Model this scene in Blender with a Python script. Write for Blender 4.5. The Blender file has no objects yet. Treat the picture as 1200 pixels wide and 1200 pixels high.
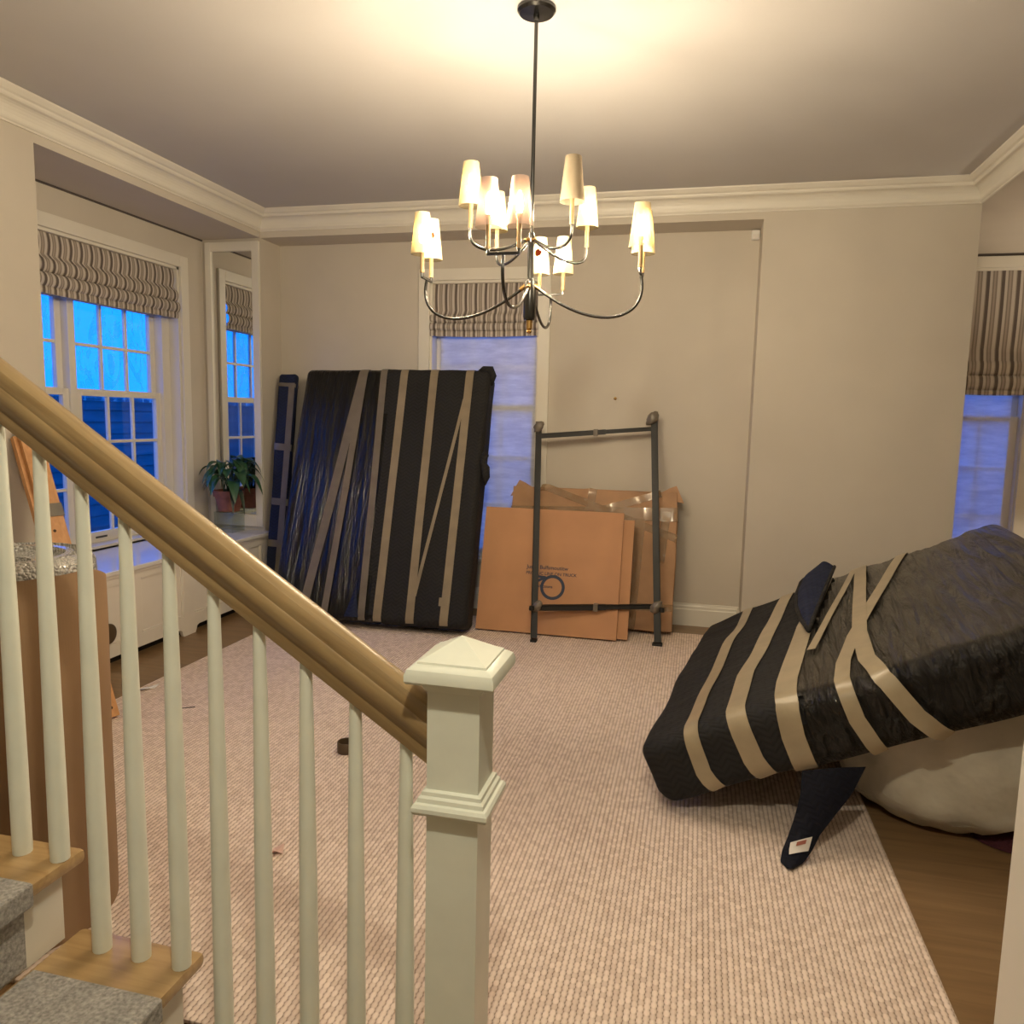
import bpy, bmesh, math, random
from math import sin, cos, pi, radians, degrees, atan2, sqrt
from mathutils import Vector, Matrix, noise as mnoise

random.seed(7)
scene = bpy.context.scene
col = scene.collection

# ---------------------------------------------------------------- camera
F_PX, EYE = 900.17, 1.55
_a, _b, _r = radians(13.5051), radians(6.9002), radians(1.2459)
FWD = Vector((-sin(_a) * cos(_b), cos(_a) * cos(_b), -sin(_b)))
_rt = Vector((cos(_a), sin(_a), 0)); _up = _rt.cross(FWD)
RT = _rt * cos(_r) + _up * sin(_r); UP = -_rt * sin(_r) + _up * cos(_r)
cam_d = bpy.data.cameras.new('camera'); cam = bpy.data.objects.new('camera', cam_d); col.objects.link(cam)
cam_d.sensor_fit = 'HORIZONTAL'; cam_d.sensor_width = 36.0; cam_d.lens = F_PX * 36.0 / 1200.0
cam_d.clip_start = 0.05; cam_d.clip_end = 300
cam.matrix_world = Matrix(((RT.x, UP.x, -FWD.x, 0), (RT.y, UP.y, -FWD.y, 0), (RT.z, UP.z, -FWD.z, EYE), (0, 0, 0, 1)))
scene.camera = cam

# ---------------------------------------------------------------- dusk sky
world = bpy.data.worlds.new('dusk_sky'); scene.world = world; world.use_nodes = True
_bg = world.node_tree.nodes['Background']
_bg.inputs['Color'].default_value = (0.008, 0.185, 1.0, 1); _bg.inputs['Strength'].default_value = 3.2

# ---------------------------------------------------------------- exposure
vs = scene.view_settings
scene.display_settings.display_device = 'sRGB'
vs.view_transform = 'Standard'; vs.look = 'None'; vs.gamma = 1.0; vs.use_curve_mapping = False
vs.exposure = 0.0
BULB_L, HALL_W, BAY_L = 2080.0, 110.0, 1300.0

# ---------------------------------------------------------------- layout constants (metres)
A, B, CX = 3.461, 1.681, 0.354           # left beam plane, right beam plane, left edge of the right pier
YP, YR, YZ = 5.650, 5.950, 7.234         # pier plane, recessed back wall, right-hand window wall
W = A + 0.527                            # window wall of the left alcove
Y1 = 3.505                               # near edge of the left alcove
ZC, ZCB, ZS = 3.126, 2.978, 2.932        # ceiling, crown bottom, beam bottom

# ================================================================= helpers
class MB:
    def __init__(s): s.v = []; s.f = []; s.m = []
    def add(s, vs_, fs_, mi=0):
        o = len(s.v); s.v += [tuple(p) for p in vs_]
        for f in fs_: s.f.append(tuple(i + o for i in f)); s.m.append(mi)
        return s
    def box(s, x0, x1, y0, y1, z0, z1, bev=0.0, mi=0):
        x0, x1 = min(x0, x1), max(x0, x1); y0, y1 = min(y0, y1), max(y0, y1); z0, z1 = min(z0, z1), max(z0, z1)
        if bev <= 0:
            vs_ = [(x0,y0,z0),(x1,y0,z0),(x1,y1,z0),(x0,y1,z0),(x0,y0,z1),(x1,y0,z1),(x1,y1,z1),(x0,y1,z1)]
            return s.add(vs_, [(0,3,2,1),(4,5,6,7),(0,1,5,4),(1,2,6,5),(2,3,7,6),(3,0,4,7)], mi)
        bm = bmesh.new(); bmesh.ops.create_cube(bm, size=1)
        for v in bm.verts:
            v.co = Vector((x0 + (v.co.x + .5) * (x1 - x0), y0 + (v.co.y + .5) * (y1 - y0), z0 + (v.co.z + .5) * (z1 - z0)))
        bmesh.ops.bevel(bm, geom=bm.edges[:], offset=min(bev, (x1-x0)*.45, (y1-y0)*.45, (z1-z0)*.45), segments=2, affect='EDGES', profile=.6)
        return s.bm(bm, mi)
    def bm(s, bm, mi=0):
        bm.verts.index_update()
        s.add([v.co.copy() for v in bm.verts], [[v.index for v in f.verts] for f in bm.faces], mi); bm.free(); return s
    def xf(s, M):
        s.v = [tuple(M @ Vector(p)) for p in s.v]; return s
    def tube(s, pts, rad, n=10, cap=True, mi=0, sq=False):
        pts = [Vector(p) for p in pts]; rads = rad if isinstance(rad, (list, tuple)) else [rad] * len(pts)
        rings = []; prev = None
        for i, p in enumerate(pts):
            t = (pts[min(i+1, len(pts)-1)] - pts[max(i-1, 0)]).normalized()
            if prev is None:
                prev = t.orthogonal().normalized() if not sq else (Vector((1,0,0)) if abs(t.x) < .7 else Vector((0,1,0)))
            nrm = (prev - t * prev.dot(t)).normalized(); prev = nrm; bi = t.cross(nrm)
            off = pi / 4 if sq else 0
            rings.append([p + (nrm * cos(2*pi*k/n + off) + bi * sin(2*pi*k/n + off)) * rads[i] for k in range(n)])
        vs_ = [q for r_ in rings for q in r_]; fs_ = []
        for i in range(len(pts) - 1):
            for k in range(n):
                a = i*n + k; b = i*n + (k+1) % n; fs_.append((a, b, b + n, a + n))
        if cap: fs_.append(tuple(range(n))[::-1]); fs_.append(tuple((len(pts)-1)*n + k for k in range(n)))
        return s.add(vs_, fs_, mi)
    def lathe(s, prof, c=(0,0,0), n=24, mi=0, close=True):
        vs_ = []; fs_ = []
        for r_, z in prof:
            for k in range(n): vs_.append((c[0] + r_*cos(2*pi*k/n), c[1] + r_*sin(2*pi*k/n), c[2] + z))
        for i in range(len(prof) - 1):
            for k in range(n):
                a = i*n + k; b = i*n + (k+1) % n; fs_.append((a, b, b + n, a + n))
        if close: fs_.append(tuple(range(n))[::-1]); fs_.append(tuple((len(prof)-1)*n + k for k in range(n)))
        return s.add(vs_, fs_, mi)
    def prism(s, poly, axis, a0, a1, mi=0):
        def P(p, a):
            return (a, p[0], p[1]) if axis == 'x' else ((p[0], a, p[1]) if axis == 'y' else (p[0], p[1], a))
        n = len(poly); vs_ = [P(p, a0) for p in poly] + [P(p, a1) for p in poly]
        fs_ = [tuple(range(n))[::-1], tuple(range(n, 2*n))] + [(i, (i+1) % n, (i+1) % n + n, i + n) for i in range(n)]
        return s.add(vs_, fs_, mi)
    def grid(s, fn, nu, nv, mi=0, closed=False):
        vs_ = [fn(i/nu, j/nv) for i in range(nu+1) for j in range(nv+1)]; fs_ = []
        for i in range(nu):
            for j in range(nv):
                a = i*(nv+1) + j; fs_.append((a, a + nv + 1, a + nv + 2, a + 1))
        return s.add(vs_, fs_, mi)

ROOT = {}
def prop(o, label=None, cat=None, group=None, kind=None):
    if label: o['label'] = label
    if cat: o['category'] = cat
    if group: o['group'] = group
    if kind: o['kind'] = kind
    return o
def thing(name, label, cat, loc=(0,0,0), group=None, kind=None, M=None):
    o = bpy.data.objects.new(name, None); col.objects.link(o)
    o.empty_display_size = .05
    if M is not None: o.matrix_world = M
    else: o.location = loc
    ROOT[o] = (Matrix.Translation(Vector(loc)) if M is None else M.copy())
    return prop(o, label, cat, group, kind)
def obj(name, mb, mats, parent=None, smooth=False, local=False, recalc=True, auto=None, loc=None):
    """ONE mesh object; vertices are given in world space unless local=True."""
    me = bpy.data.meshes.new(name)
    M = ROOT[parent] if parent is not None else Matrix.Identity(4)
    base = Matrix.Translation(Vector(loc)) if loc is not None else Matrix.Identity(4)
    inv = (M @ base).inverted()
    vs_ = mb.v if local else [tuple(inv @ Vector(p)) for p in mb.v]
    me.from_pydata(vs_, [], mb.f)
    if recalc:
        bm = bmesh.new(); bm.from_mesh(me); bmesh.ops.recalc_face_normals(bm, faces=bm.faces); bm.to_mesh(me); bm.free()
    for m in (mats if isinstance(mats, (list, tuple)) else [mats]): me.materials.append(m)
    if any(mb.m) and len(me.polygons) == len(mb.m): me.polygons.foreach_set('material_index', mb.m)
    if smooth:
        me.polygons.foreach_set('use_smooth', [True] * len(me.polygons))
        if auto is not None: me.set_sharp_from_angle(angle=radians(auto))
    me.update()
    o = bpy.data.objects.new(name, me); col.objects.link(o)
    if parent is not None: o.parent = parent
    if loc is not None: o.location = loc
    ROOT[o] = M @ base
    return o
def struct(name, mb, m, label=None, **k):
    o = obj(name, mb, m, **k); o['kind'] = 'structure'
    if label: o['label'] = label
    return o
def copy_tree(o, parent=None):
    c = o.copy(); col.objects.link(c); c.parent = parent
    for ch in o.children: copy_tree(ch, c)
    return c

# ---------------------------------------------------------------- materials
def new_mat(name):
    m = bpy.data.materials.new(name); m.use_nodes = True
    return m, m.node_tree.nodes, m.node_tree.links, m.node_tree.nodes['Principled BSDF']
def set_in(b, **k):
    for key, v in k.items():
        key = key.replace('_', ' ')
        if key in b.inputs: b.inputs[key].default_value = v
def texco(N, L, scale=(1,1,1), kind='Object'):
    tc = N.new('ShaderNodeTexCoord'); mp = N.new('ShaderNodeMapping'); mp.inputs['Scale'].default_value = scale
    L.new(tc.outputs[kind], mp.inputs['Vector']); return mp.outputs['Vector']
def mat(name, c, rough=.5, metal=0.0, var=0.0, vscale=8.0, vvec=(1,1,1), bump=0.0, bscale=60.0, bvec=(1,1,1), bdist=.01, **k):
    m, N, L, b = new_mat(name)
    b.inputs['Base Color'].default_value = (*c, 1); b.inputs['Roughness'].default_value = rough; b.inputs['Metallic'].default_value = metal
    set_in(b, **k)
    if var:
        v = texco(N, L, vvec); n = N.new('ShaderNodeTexNoise'); n.inputs['Scale'].default_value = vscale; n.inputs['Detail'].default_value = 5
        L.new(v, n.inputs['Vector'])
        r = N.new('ShaderNodeValToRGB'); r.color_ramp.elements[0].position = .3; r.color_ramp.elements[1].position = .7
        r.color_ramp.elements[0].color = (*[x*(1-var) for x in c], 1); r.color_ramp.elements[1].color = (*[min(1, x*(1+var)) for x in c], 1)
        L.new(n.outputs['Fac'], r.inputs['Fac']); L.new(r.outputs['Color'], b.inputs['Base Color'])
    if bump:
        v = texco(N, L, bvec); n = N.new('ShaderNodeTexNoise'); n.inputs['Scale'].default_value = bscale; n.inputs['Detail'].default_value = 4
        L.new(v, n.inputs['Vector']); bp = N.new('ShaderNodeBump'); bp.inputs['Strength'].default_value = bump; bp.inputs['Distance'].default_value = bdist
        L.new(n.outputs['Fac'], bp.inputs['Height']); L.new(bp.outputs['Normal'], b.inputs['Normal'])
    return m
def math_node(N, L, op, a, b=None):
    n = N.new('ShaderNodeMath'); n.operation = op
    for i, x in enumerate((a, b)):
        if x is None: continue
        if isinstance(x, (int, float)): n.inputs[i].default_value = x
        else: L.new(x, n.inputs[i])
    return n.outputs[0]

M = {}
M['wall'] = mat('wall_paint', (.55, .502, .432), .85, var=.03, vscale=2.5, bump=.06, bscale=180, bdist=.002)
M['ceiling'] = mat('ceiling_paint', (.50, .485, .48), .9, var=.03, vscale=1.5)
M['trim'] = mat('trim_paint', (.70, .665, .59), .42, var=.02, vscale=3)
M['newel'] = mat('newel_paint', (.77, .79, .69), .34, var=.03, vscale=14, bump=.03, bscale=40)
M['cover'] = mat('cover_paint', (.78, .73, .66), .4, var=.02, vscale=5)
M['sillgloss'] = mat('sill_gloss_paint', (.72, .70, .68), .12, var=.02, vscale=4)
M['dark_gap'] = mat('dark_gap', (.015, .013, .011), .9)  # near-black for the shade under the radiator cover; the dark tie shares it
M['joint'] = mat('dark_joint_bead', (.09, .075, .07), .8)  # dark strip along the wall and soffit joints
M['floor'] = None
def wood(name, c1, c2, scale, rough, coat=0.0):
    m, N, L, b = new_mat(name)
    v = texco(N, L, scale); n = N.new('ShaderNodeTexNoise'); n.inputs['Scale'].default_value = 1.0; n.inputs['Detail'].default_value = 6; n.inputs['Distortion'].default_value = .6
    L.new(v, n.inputs['Vector']); r = N.new('ShaderNodeValToRGB')
    r.color_ramp.elements[0].color = (*c1, 1); r.color_ramp.elements[1].color = (*c2, 1); r.color_ramp.elements[0].position = .35; r.color_ramp.elements[1].position = .65
    L.new(n.outputs['Fac'], r.inputs['Fac']); L.new(r.outputs['Color'], b.inputs['Base Color'])
    b.inputs['Roughness'].default_value = rough; set_in(b, Coat_Weight=coat, Coat_Roughness=.15)
    bp = N.new('ShaderNodeBump'); bp.inputs['Strength'].default_value = .03; bp.inputs['Distance'].default_value = .002
    L.new(n.outputs['Fac'], bp.inputs['Height']); L.new(bp.outputs['Normal'], b.inputs['Normal'])
    return m
M['floor'] = wood('oak_floor', (.19, .112, .052), (.25, .152, .072), (2.5, 30, 2.5), .42, .15)
M['oak'] = wood('oak_tread', (.32, .20, .085), (.42, .28, .13), (4, 50, 50), .35, .2)
M['rail'] = wood('rail_wood', (.25, .165, .075), (.36, .25, .12), (3, 45, 45), .34, .25)
_n, _l = M['rail'].node_tree.nodes, M['rail'].node_tree.links
_mp = [n_ for n_ in _n if n_.type == 'MAPPING'][0]; _tc = [n_ for n_ in _n if n_.type == 'TEX_COORD'][0]
_m2 = _n.new('ShaderNodeMapping'); _m2.inputs['Rotation'].default_value = (0, -math.atan(.655), 0); _l.new(_tc.outputs['Object'], _m2.inputs['Vector']); _l.new(_m2.outputs['Vector'], _mp.inputs['Vector'])
M['pine'] = wood('pine_board', (.50, .24, .09), (.60, .31, .13), (40, 40, 3), .5)
def carpet_mat():
    m, N, L, b = new_mat('sisal_loop_carpet')
    tc = N.new('ShaderNodeTexCoord'); sp = N.new('ShaderNodeSeparateXYZ'); L.new(tc.outputs['Object'], sp.inputs[0])
    x = math_node(N, L, 'DIVIDE', sp.outputs['X'], .0170); ix = math_node(N, L, 'FLOOR', x); fx = math_node(N, L, 'FRACT', x)
    par = math_node(N, L, 'MULTIPLY', math_node(N, L, 'MODULO', math_node(N, L, 'ABSOLUTE', ix), 2.0), .5)
    y = math_node(N, L, 'ADD', math_node(N, L, 'DIVIDE', sp.outputs['Y'], .0215), par); iy = math_node(N, L, 'FLOOR', y); fy = math_node(N, L, 'FRACT', y)
    sx = math_node(N, L, 'SINE', math_node(N, L, 'MULTIPLY', fx, pi)); sy = math_node(N, L, 'SINE', math_node(N, L, 'MULTIPLY', fy, pi))
    one = lambda v_: math_node(N, L, 'SUBTRACT', 1.0, v_)
    h = one(math_node(N, L, 'MULTIPLY', one(math_node(N, L, 'POWER', sx, .7)), one(math_node(N, L, 'MULTIPLY', sy, .72))))
    cb = N.new('ShaderNodeCombineXYZ'); L.new(ix, cb.inputs[0]); L.new(iy, cb.inputs[1])
    wn = N.new('ShaderNodeTexWhiteNoise'); wn.noise_dimensions = '2D'; L.new(cb.outputs[0], wn.inputs['Vector'])
    f = math_node(N, L, 'MULTIPLY', h, math_node(N, L, 'ADD', math_node(N, L, 'MULTIPLY', wn.outputs['Value'], .35), .7))
    r = N.new('ShaderNodeValToRGB'); e = r.color_ramp.elements
    e[0].position = .22; e[0].color = (.19, .13, .092, 1); e[1].position = .95; e[1].color = (.84, .70, .61, 1)
    k = e.new(.55); k.color = (.62, .485, .405, 1)
    L.new(f, r.inputs['Fac']); L.new(r.outputs['Color'], b.inputs['Base Color'])
    b.inputs['Roughness'].default_value = .95; set_in(b, Specular_IOR_Level=.15)
    bp = N.new('ShaderNodeBump'); bp.inputs['Strength'].default_value = .8; bp.inputs['Distance'].default_value = .006
    L.new(h, bp.inputs['Height']); L.new(bp.outputs['Normal'], b.inputs['Normal'])
    return m
M['carpet'] = carpet_mat()
M['runner'] = mat('grey_stair_runner', (.33, .31, .29), .95, var=.35, vscale=120, bump=.6, bscale=220, bdist=.004)
def stripe_mat(name, axis, period):
    m, N, L, b = new_mat(name)
    tc = N.new('ShaderNodeTexCoord'); sp = N.new('ShaderNodeSeparateXYZ'); L.new(tc.outputs['Object'], sp.inputs[0])
    x = math_node(N, L, 'FRACT', math_node(N, L, 'DIVIDE', sp.outputs[axis], period))
    r = N.new('ShaderNodeValToRGB'); r.color_ramp.interpolation = 'CONSTANT'; e = r.color_ramp.elements
    lt, md, dk = (.52, .47, .42, 1), (.25, .21, .18, 1), (.12, .095, .085, 1)
    e[0].position = 0; e[0].color = dk; e[1].position = .22; e[1].color = lt
    for p, c in ((.40, md), (.50, (.36,.31,.27,1)), (.62, md), (.72, lt), (.93, (.30,.26,.22,1))):
        k = e.new(p); k.color = c
    L.new(x, r.inputs['Fac']); L.new(r.outputs['Color'], b.inputs['Base Color']); b.inputs['Roughness'].default_value = .9
    n = N.new('ShaderNodeTexNoise'); n.inputs['Scale'].default_value = 700; L.new(tc.outputs['Object'], n.inputs['Vector'])
    bp = N.new('ShaderNodeBump'); bp.inputs['Strength'].default_value = .15; bp.inputs['Distance'].default_value = .002
    L.new(n.outputs['Fac'], bp.inputs['Height']); L.new(bp.outputs['Normal'], b.inputs['Normal'])
    return m
M['stripe_y'] = stripe_mat('striped_linen_side', 'Y', .088)
M['stripe_x'] = stripe_mat('striped_linen_back', 'X', .082)
M['stripe_x2'] = stripe_mat('striped_linen_bay', 'X', .112)
def quilt_mat(name, c):
    m, N, L, b = new_mat(name)
    tc = N.new('ShaderNodeTexCoord'); sp = N.new('ShaderNodeSeparateXYZ'); L.new(tc.outputs['Object'], sp.inputs[0])
    # zig-zag stitching
    tri = math_node(N, L, 'PINGPONG', math_node(N, L, 'MULTIPLY', math_node(N, L, 'ADD', sp.outputs['X'], sp.outputs['Y']), 1.0), .035)
    w = math_node(N, L, 'FRACT', math_node(N, L, 'DIVIDE', math_node(N, L, 'ADD', math_node(N, L, 'ADD', sp.outputs['Z'], math_node(N, L, 'MULTIPLY', sp.outputs['Y'], .7)), math_node(N, L, 'MULTIPLY', tri, .8)), .028))
    h = math_node(N, L, 'SINE', math_node(N, L, 'MULTIPLY', w, pi))
    n = N.new('ShaderNodeTexNoise'); n.inputs['Scale'].default_value = 5; n.inputs['Detail'].default_value = 5; L.new(tc.outputs['Object'], n.inputs['Vector'])
    hh = math_node(N, L, 'ADD', math_node(N, L, 'MULTIPLY', h, .16), math_node(N, L, 'MULTIPLY', n.outputs['Fac'], 3.2))
    bp = N.new('ShaderNodeBump'); bp.inputs['Strength'].default_value = .7; bp.inputs['Distance'].default_value = .012
    L.new(hh, bp.inputs['Height']); L.new(bp.outputs['Normal'], b.inputs['Normal'])
    r = N.new('ShaderNodeValToRGB'); r.color_ramp.elements[0].color = (*[x*.75 for x in c], 1); r.color_ramp.elements[1].color = (*[x*1.1 for x in c], 1)
    L.new(h, r.inputs['Fac']); L.new(r.outputs['Color'], b.inputs['Base Color']); b.inputs['Roughness'].default_value = .8
    set_in(b, Specular_IOR_Level=.25)
    return m
M['quilt'] = quilt_mat('black_moving_quilt', (.017, .0165, .0175))
M['navy_dark'] = quilt_mat('dark_navy_quilt', (.005, .006, .014))
M['navy'] = quilt_mat('navy_moving_quilt', (.012, .018, .05))
def film_mat(name, c, scl, rough, strength=.8, dist=.02, coat=1.0):
    m, N, L, b = new_mat(name)
    v = texco(N, L, scl); n = N.new('ShaderNodeTexNoise'); n.inputs['Scale'].default_value = 1; n.inputs['Detail'].default_value = 6; n.inputs['Distortion'].default_value = .5
    L.new(v, n.inputs['Vector'])
    bp = N.new('ShaderNodeBump'); bp.inputs['Strength'].default_value = strength; bp.inputs['Distance'].default_value = dist
    L.new(n.outputs['Fac'], bp.inputs['Height']); L.new(bp.outputs['Normal'], b.inputs['Normal'])
    b.inputs['Base Color'].default_value = (*c, 1); b.inputs['Roughness'].default_value = rough
    set_in(b, Specular_IOR_Level=.10, Coat_Weight=coat, Coat_Roughness=.04)
    if 'Coat Normal' in b.inputs: L.new(bp.outputs['Normal'], b.inputs['Coat Normal'])
    return m
M['film_v'] = film_mat('stretch_film_streaked', (.005, .005, .0055), (17, 17, 1.7), .3, 1.0, .05, .5)
M['film_w'] = film_mat('stretch_film_wrinkled', (.008, .0075, .007), (24, 1.8, 10), .32, 1.0, .05, .5)
M['tape_mid'] = mat('brown_packing_tape', (.24, .195, .135), .3, var=.12, vscale=9, bump=.15, bscale=25, bdist=.004)
M['tape'] = mat('tan_packing_tape', (.33, .27, .18), .3, var=.12, vscale=9, bump=.15, bscale=25, bdist=.004)
M['tape_grey'] = mat('grey_packing_tape', (.155, .132, .105), .35, var=.15, vscale=9, bump=.2, bscale=25, bdist=.004)
M['card'] = mat('corrugated_card', (.47, .245, .125), .75, var=.07, vscale=4, bump=.08, bscale=14, bvec=(30, 1, 1), bdist=.002)
M['card2'] = mat('worn_corrugated_card', (.40, .23, .125), .72, var=.14, vscale=5, bump=.25, bscale=9, bdist=.012)
M['card_edge'] = mat('card_edge', (.36, .18, .09), .85, var=.2, vscale=60)
M['wrapcard'] = mat('brown_wrap_card', (.30, .185, .10), .7, var=.1, vscale=3, bump=.12, bscale=40, bvec=(6, 6, .4), bdist=.004)
def clear_tape():
    m, N, L, b = new_mat('clear_tape_layers')
    b.inputs['Base Color'].default_value = (.44, .29, .17, 1); b.inputs['Roughness'].default_value = .16
    v = texco(N, L, (10, 10, 18)); n = N.new('ShaderNodeTexNoise'); n.inputs['Scale'].default_value = 1.6; n.inputs['Detail'].default_value = 5; L.new(v, n.inputs['Vector'])
    bp = N.new('ShaderNodeBump'); bp.inputs['Strength'].default_value = .9; bp.inputs['Distance'].default_value = .02
    L.new(n.outputs['Fac'], bp.inputs['Height']); L.new(bp.outputs['Normal'], b.inputs['Normal'])
    set_in(b, Coat_Weight=.8, Coat_Roughness=.08)
    tr = N.new('ShaderNodeBsdfTransparent'); tr.inputs['Color'].default_value = (.92, .85, .72, 1)
    mx = N.new('ShaderNodeMixShader'); mx.inputs['Fac'].default_value = .45
    L.new(tr.outputs[0], mx.inputs[1]); L.new(b.outputs[0], mx.inputs[2]); L.new(mx.outputs[0], N['Material Output'].inputs['Surface'])
    return m
M['clear_tape'] = clear_tape()
M['ink'] = mat('blue_black_ink', (.035, .045, .08), .7)
M['steel'] = mat('dark_painted_steel', (.008, .0075, .007), .55, metal=.0, var=.3, vscale=20, bump=.08, bscale=60)
M['bronze'] = mat('dark_polished_nickel', (.09, .088, .085), .24, metal=1.0, var=.1, vscale=8)
M['brass'] = mat('aged_brass', (.55, .34, .12), .25, metal=1.0)
M['sleeve'] = mat('cream_candle_sleeve', (.32, .21, .10), .4, metal=.2)
M['terracotta'] = mat('terracotta', (.23, .085, .06), .75, var=.18, vscale=18, bump=.1, bscale=60)
M['soil'] = mat('potting_soil', (.03, .02, .012), .95, bump=.6, bscale=90)
M['leaf'] = mat('glossy_leaf', (.028, .085, .04), .33, var=.3, vscale=14)
M['leaf_dark'] = mat('wilting_leaf', (.02, .035, .02), .5, var=.3, vscale=14)
M['bag'] = mat('white_woven_bag', (.52, .485, .40), .8, var=.22, vscale=4, bump=.6, bscale=3.5, bdist=.06)
M['maroon'] = mat('maroon_knit', (.055, .008, .016), .9, bump=.8, bscale=45, bdist=.02)
M['white_plastic'] = mat('white_plastic', (.72, .70, .66), .4)
M['paper'] = mat('paper_scrap', (.75, .72, .68), .8)
M['pink'] = mat('pinkish_scrap', (.70, .48, .42), .8)
M['tapecore'] = mat('brown_tape_core', (.085, .055, .03), .5)
M['mirror'] = mat('silvered_mirror', (.80, .80, .78), .02, metal=1.0)
M['label_white'] = mat('sewn_label_cloth', (.70, .66, .62), .8)
M['label_ink'] = mat('label_red_brown_print', (.30, .10, .07), .8)
M['siding'] = mat('neighbour_siding', (.13, .13, .14), .8, var=.2, vscale=1.2, vvec=(1, 1, 8))
M['soil_out'] = mat('yard_ground', (.12, .12, .11), .95, var=.3, vscale=2)
M['stamp'] = mat('maker_stamp', (.05, .05, .05), .6)
M['screw'] = mat('screw_hole', (.05, .025, .012), .8)
def glass_mat(name, tint, refl=.08):
    m, N, L, b = new_mat(name); N.remove(b)
    t = N.new('ShaderNodeBsdfTransparent'); t.inputs['Color'].default_value = (*tint, 1)
    g = N.new('ShaderNodeBsdfGlossy'); g.inputs['Roughness'].default_value = .02
    lw = N.new('ShaderNodeLayerWeight'); lw.inputs['Blend'].default_value = .5
    fac = math_node(N, L, 'ADD', math_node(N, L, 'MULTIPLY', math_node(N, L, 'POWER', lw.outputs['Facing'], 5.0), .9), .03)
    mx = N.new('ShaderNodeMixShader'); L.new(fac, mx.inputs['Fac']); L.new(t.outputs[0], mx.inputs[1]); L.new(g.outputs[0], mx.inputs[2])
    L.new(mx.outputs[0], N['Material Output'].inputs['Surface']); return m
M['glass'] = glass_mat('window_glass', (.93, .96, .97))
M['acrylic'] = glass_mat('clear_acrylic', (.90, .92, .90))
def frosted():
    m, N, L, b = new_mat('frosted_window_film'); N.remove(b)
    v = texco(N, L, (3.5, 3.5, 16)); n = N.new('ShaderNodeTexNoise'); n.inputs['Scale'].default_value = 1.5; n.inputs['Detail'].default_value = 6; n.inputs['Roughness'].default_value = .65
    L.new(v, n.inputs['Vector']); r = N.new('ShaderNodeValToRGB'); r.color_ramp.elements[0].position = .35; r.color_ramp.elements[1].position = .7
    r.color_ramp.elements[0].color = (.74, .74, .75, 1); r.color_ramp.elements[1].color = (.97, .97, .97, 1); L.new(n.outputs['Fac'], r.inputs['Fac'])
    tl = N.new('ShaderNodeBsdfTranslucent'); df = N.new('ShaderNodeBsdfDiffuse'); L.new(r.outputs['Color'], tl.inputs['Color']); L.new(r.outputs['Color'], df.inputs['Color'])
    tr = N.new('ShaderNodeBsdfTransparent')
    m1 = N.new('ShaderNodeMixShader'); m1.inputs['Fac'].default_value = .56; L.new(tl.outputs[0], m1.inputs[1]); L.new(df.outputs[0], m1.inputs[2])
    m2 = N.new('ShaderNodeMixShader'); m2.inputs['Fac'].default_value = .16; L.new(m1.outputs[0], m2.inputs[1]); L.new(tr.outputs[0], m2.inputs[2])
    L.new(m2.outputs[0], N['Material Output'].inputs['Surface']); return m
M['frosted'] = frosted()
def plastic_sheet():
    m, N, L, b = new_mat('crinkled_plastic_sheet'); N.remove(b)
    v = texco(N, L, (1, 2.2, 1.1)); n = N.new('ShaderNodeTexNoise'); n.inputs['Scale'].default_value = 3.2; n.inputs['Detail'].default_value = 5; n.inputs['Distortion'].default_value = 1.6
    L.new(v, n.inputs['Vector']); r = N.new('ShaderNodeValToRGB'); e = r.color_ramp.elements
    e[0].position = .50; e[0].color = (.10, .10, .10, 1); e[1].position = .66; e[1].color = (.55, .55, .55, 1); L.new(n.outputs['Fac'], r.inputs['Fac'])
    tr = N.new('ShaderNodeBsdfTransparent'); tr.inputs['Color'].default_value = (.9, .95, 1, 1)
    tl = N.new('ShaderNodeBsdfTranslucent'); tl.inputs['Color'].default_value = (1, 1, 1, 1)
    mx = N.new('ShaderNodeMixShader'); L.new(r.outputs['Color'], mx.inputs['Fac']); L.new(tr.outputs[0], mx.inputs[1]); L.new(tl.outputs[0], mx.inputs[2])
    L.new(mx.outputs[0], N['Material Output'].inputs['Surface']); return m
M['sheet'] = plastic_sheet()
def shade_mat(name, c, fac=.5):
    m, N, L, b = new_mat(name); N.remove(b)
    tl = N.new('ShaderNodeBsdfTranslucent'); tl.inputs['Color'].default_value = (*c, 1)
    df = N.new('ShaderNodeBsdfDiffuse'); df.inputs['Color'].default_value = (*c, 1)
    mx = N.new('ShaderNodeMixShader'); mx.inputs['Fac'].default_value = fac; L.new(tl.outputs[0], mx.inputs[1]); L.new(df.outputs[0], mx.inputs[2])
    L.new(mx.outputs[0], N['Material Output'].inputs['Surface']); return m
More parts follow.
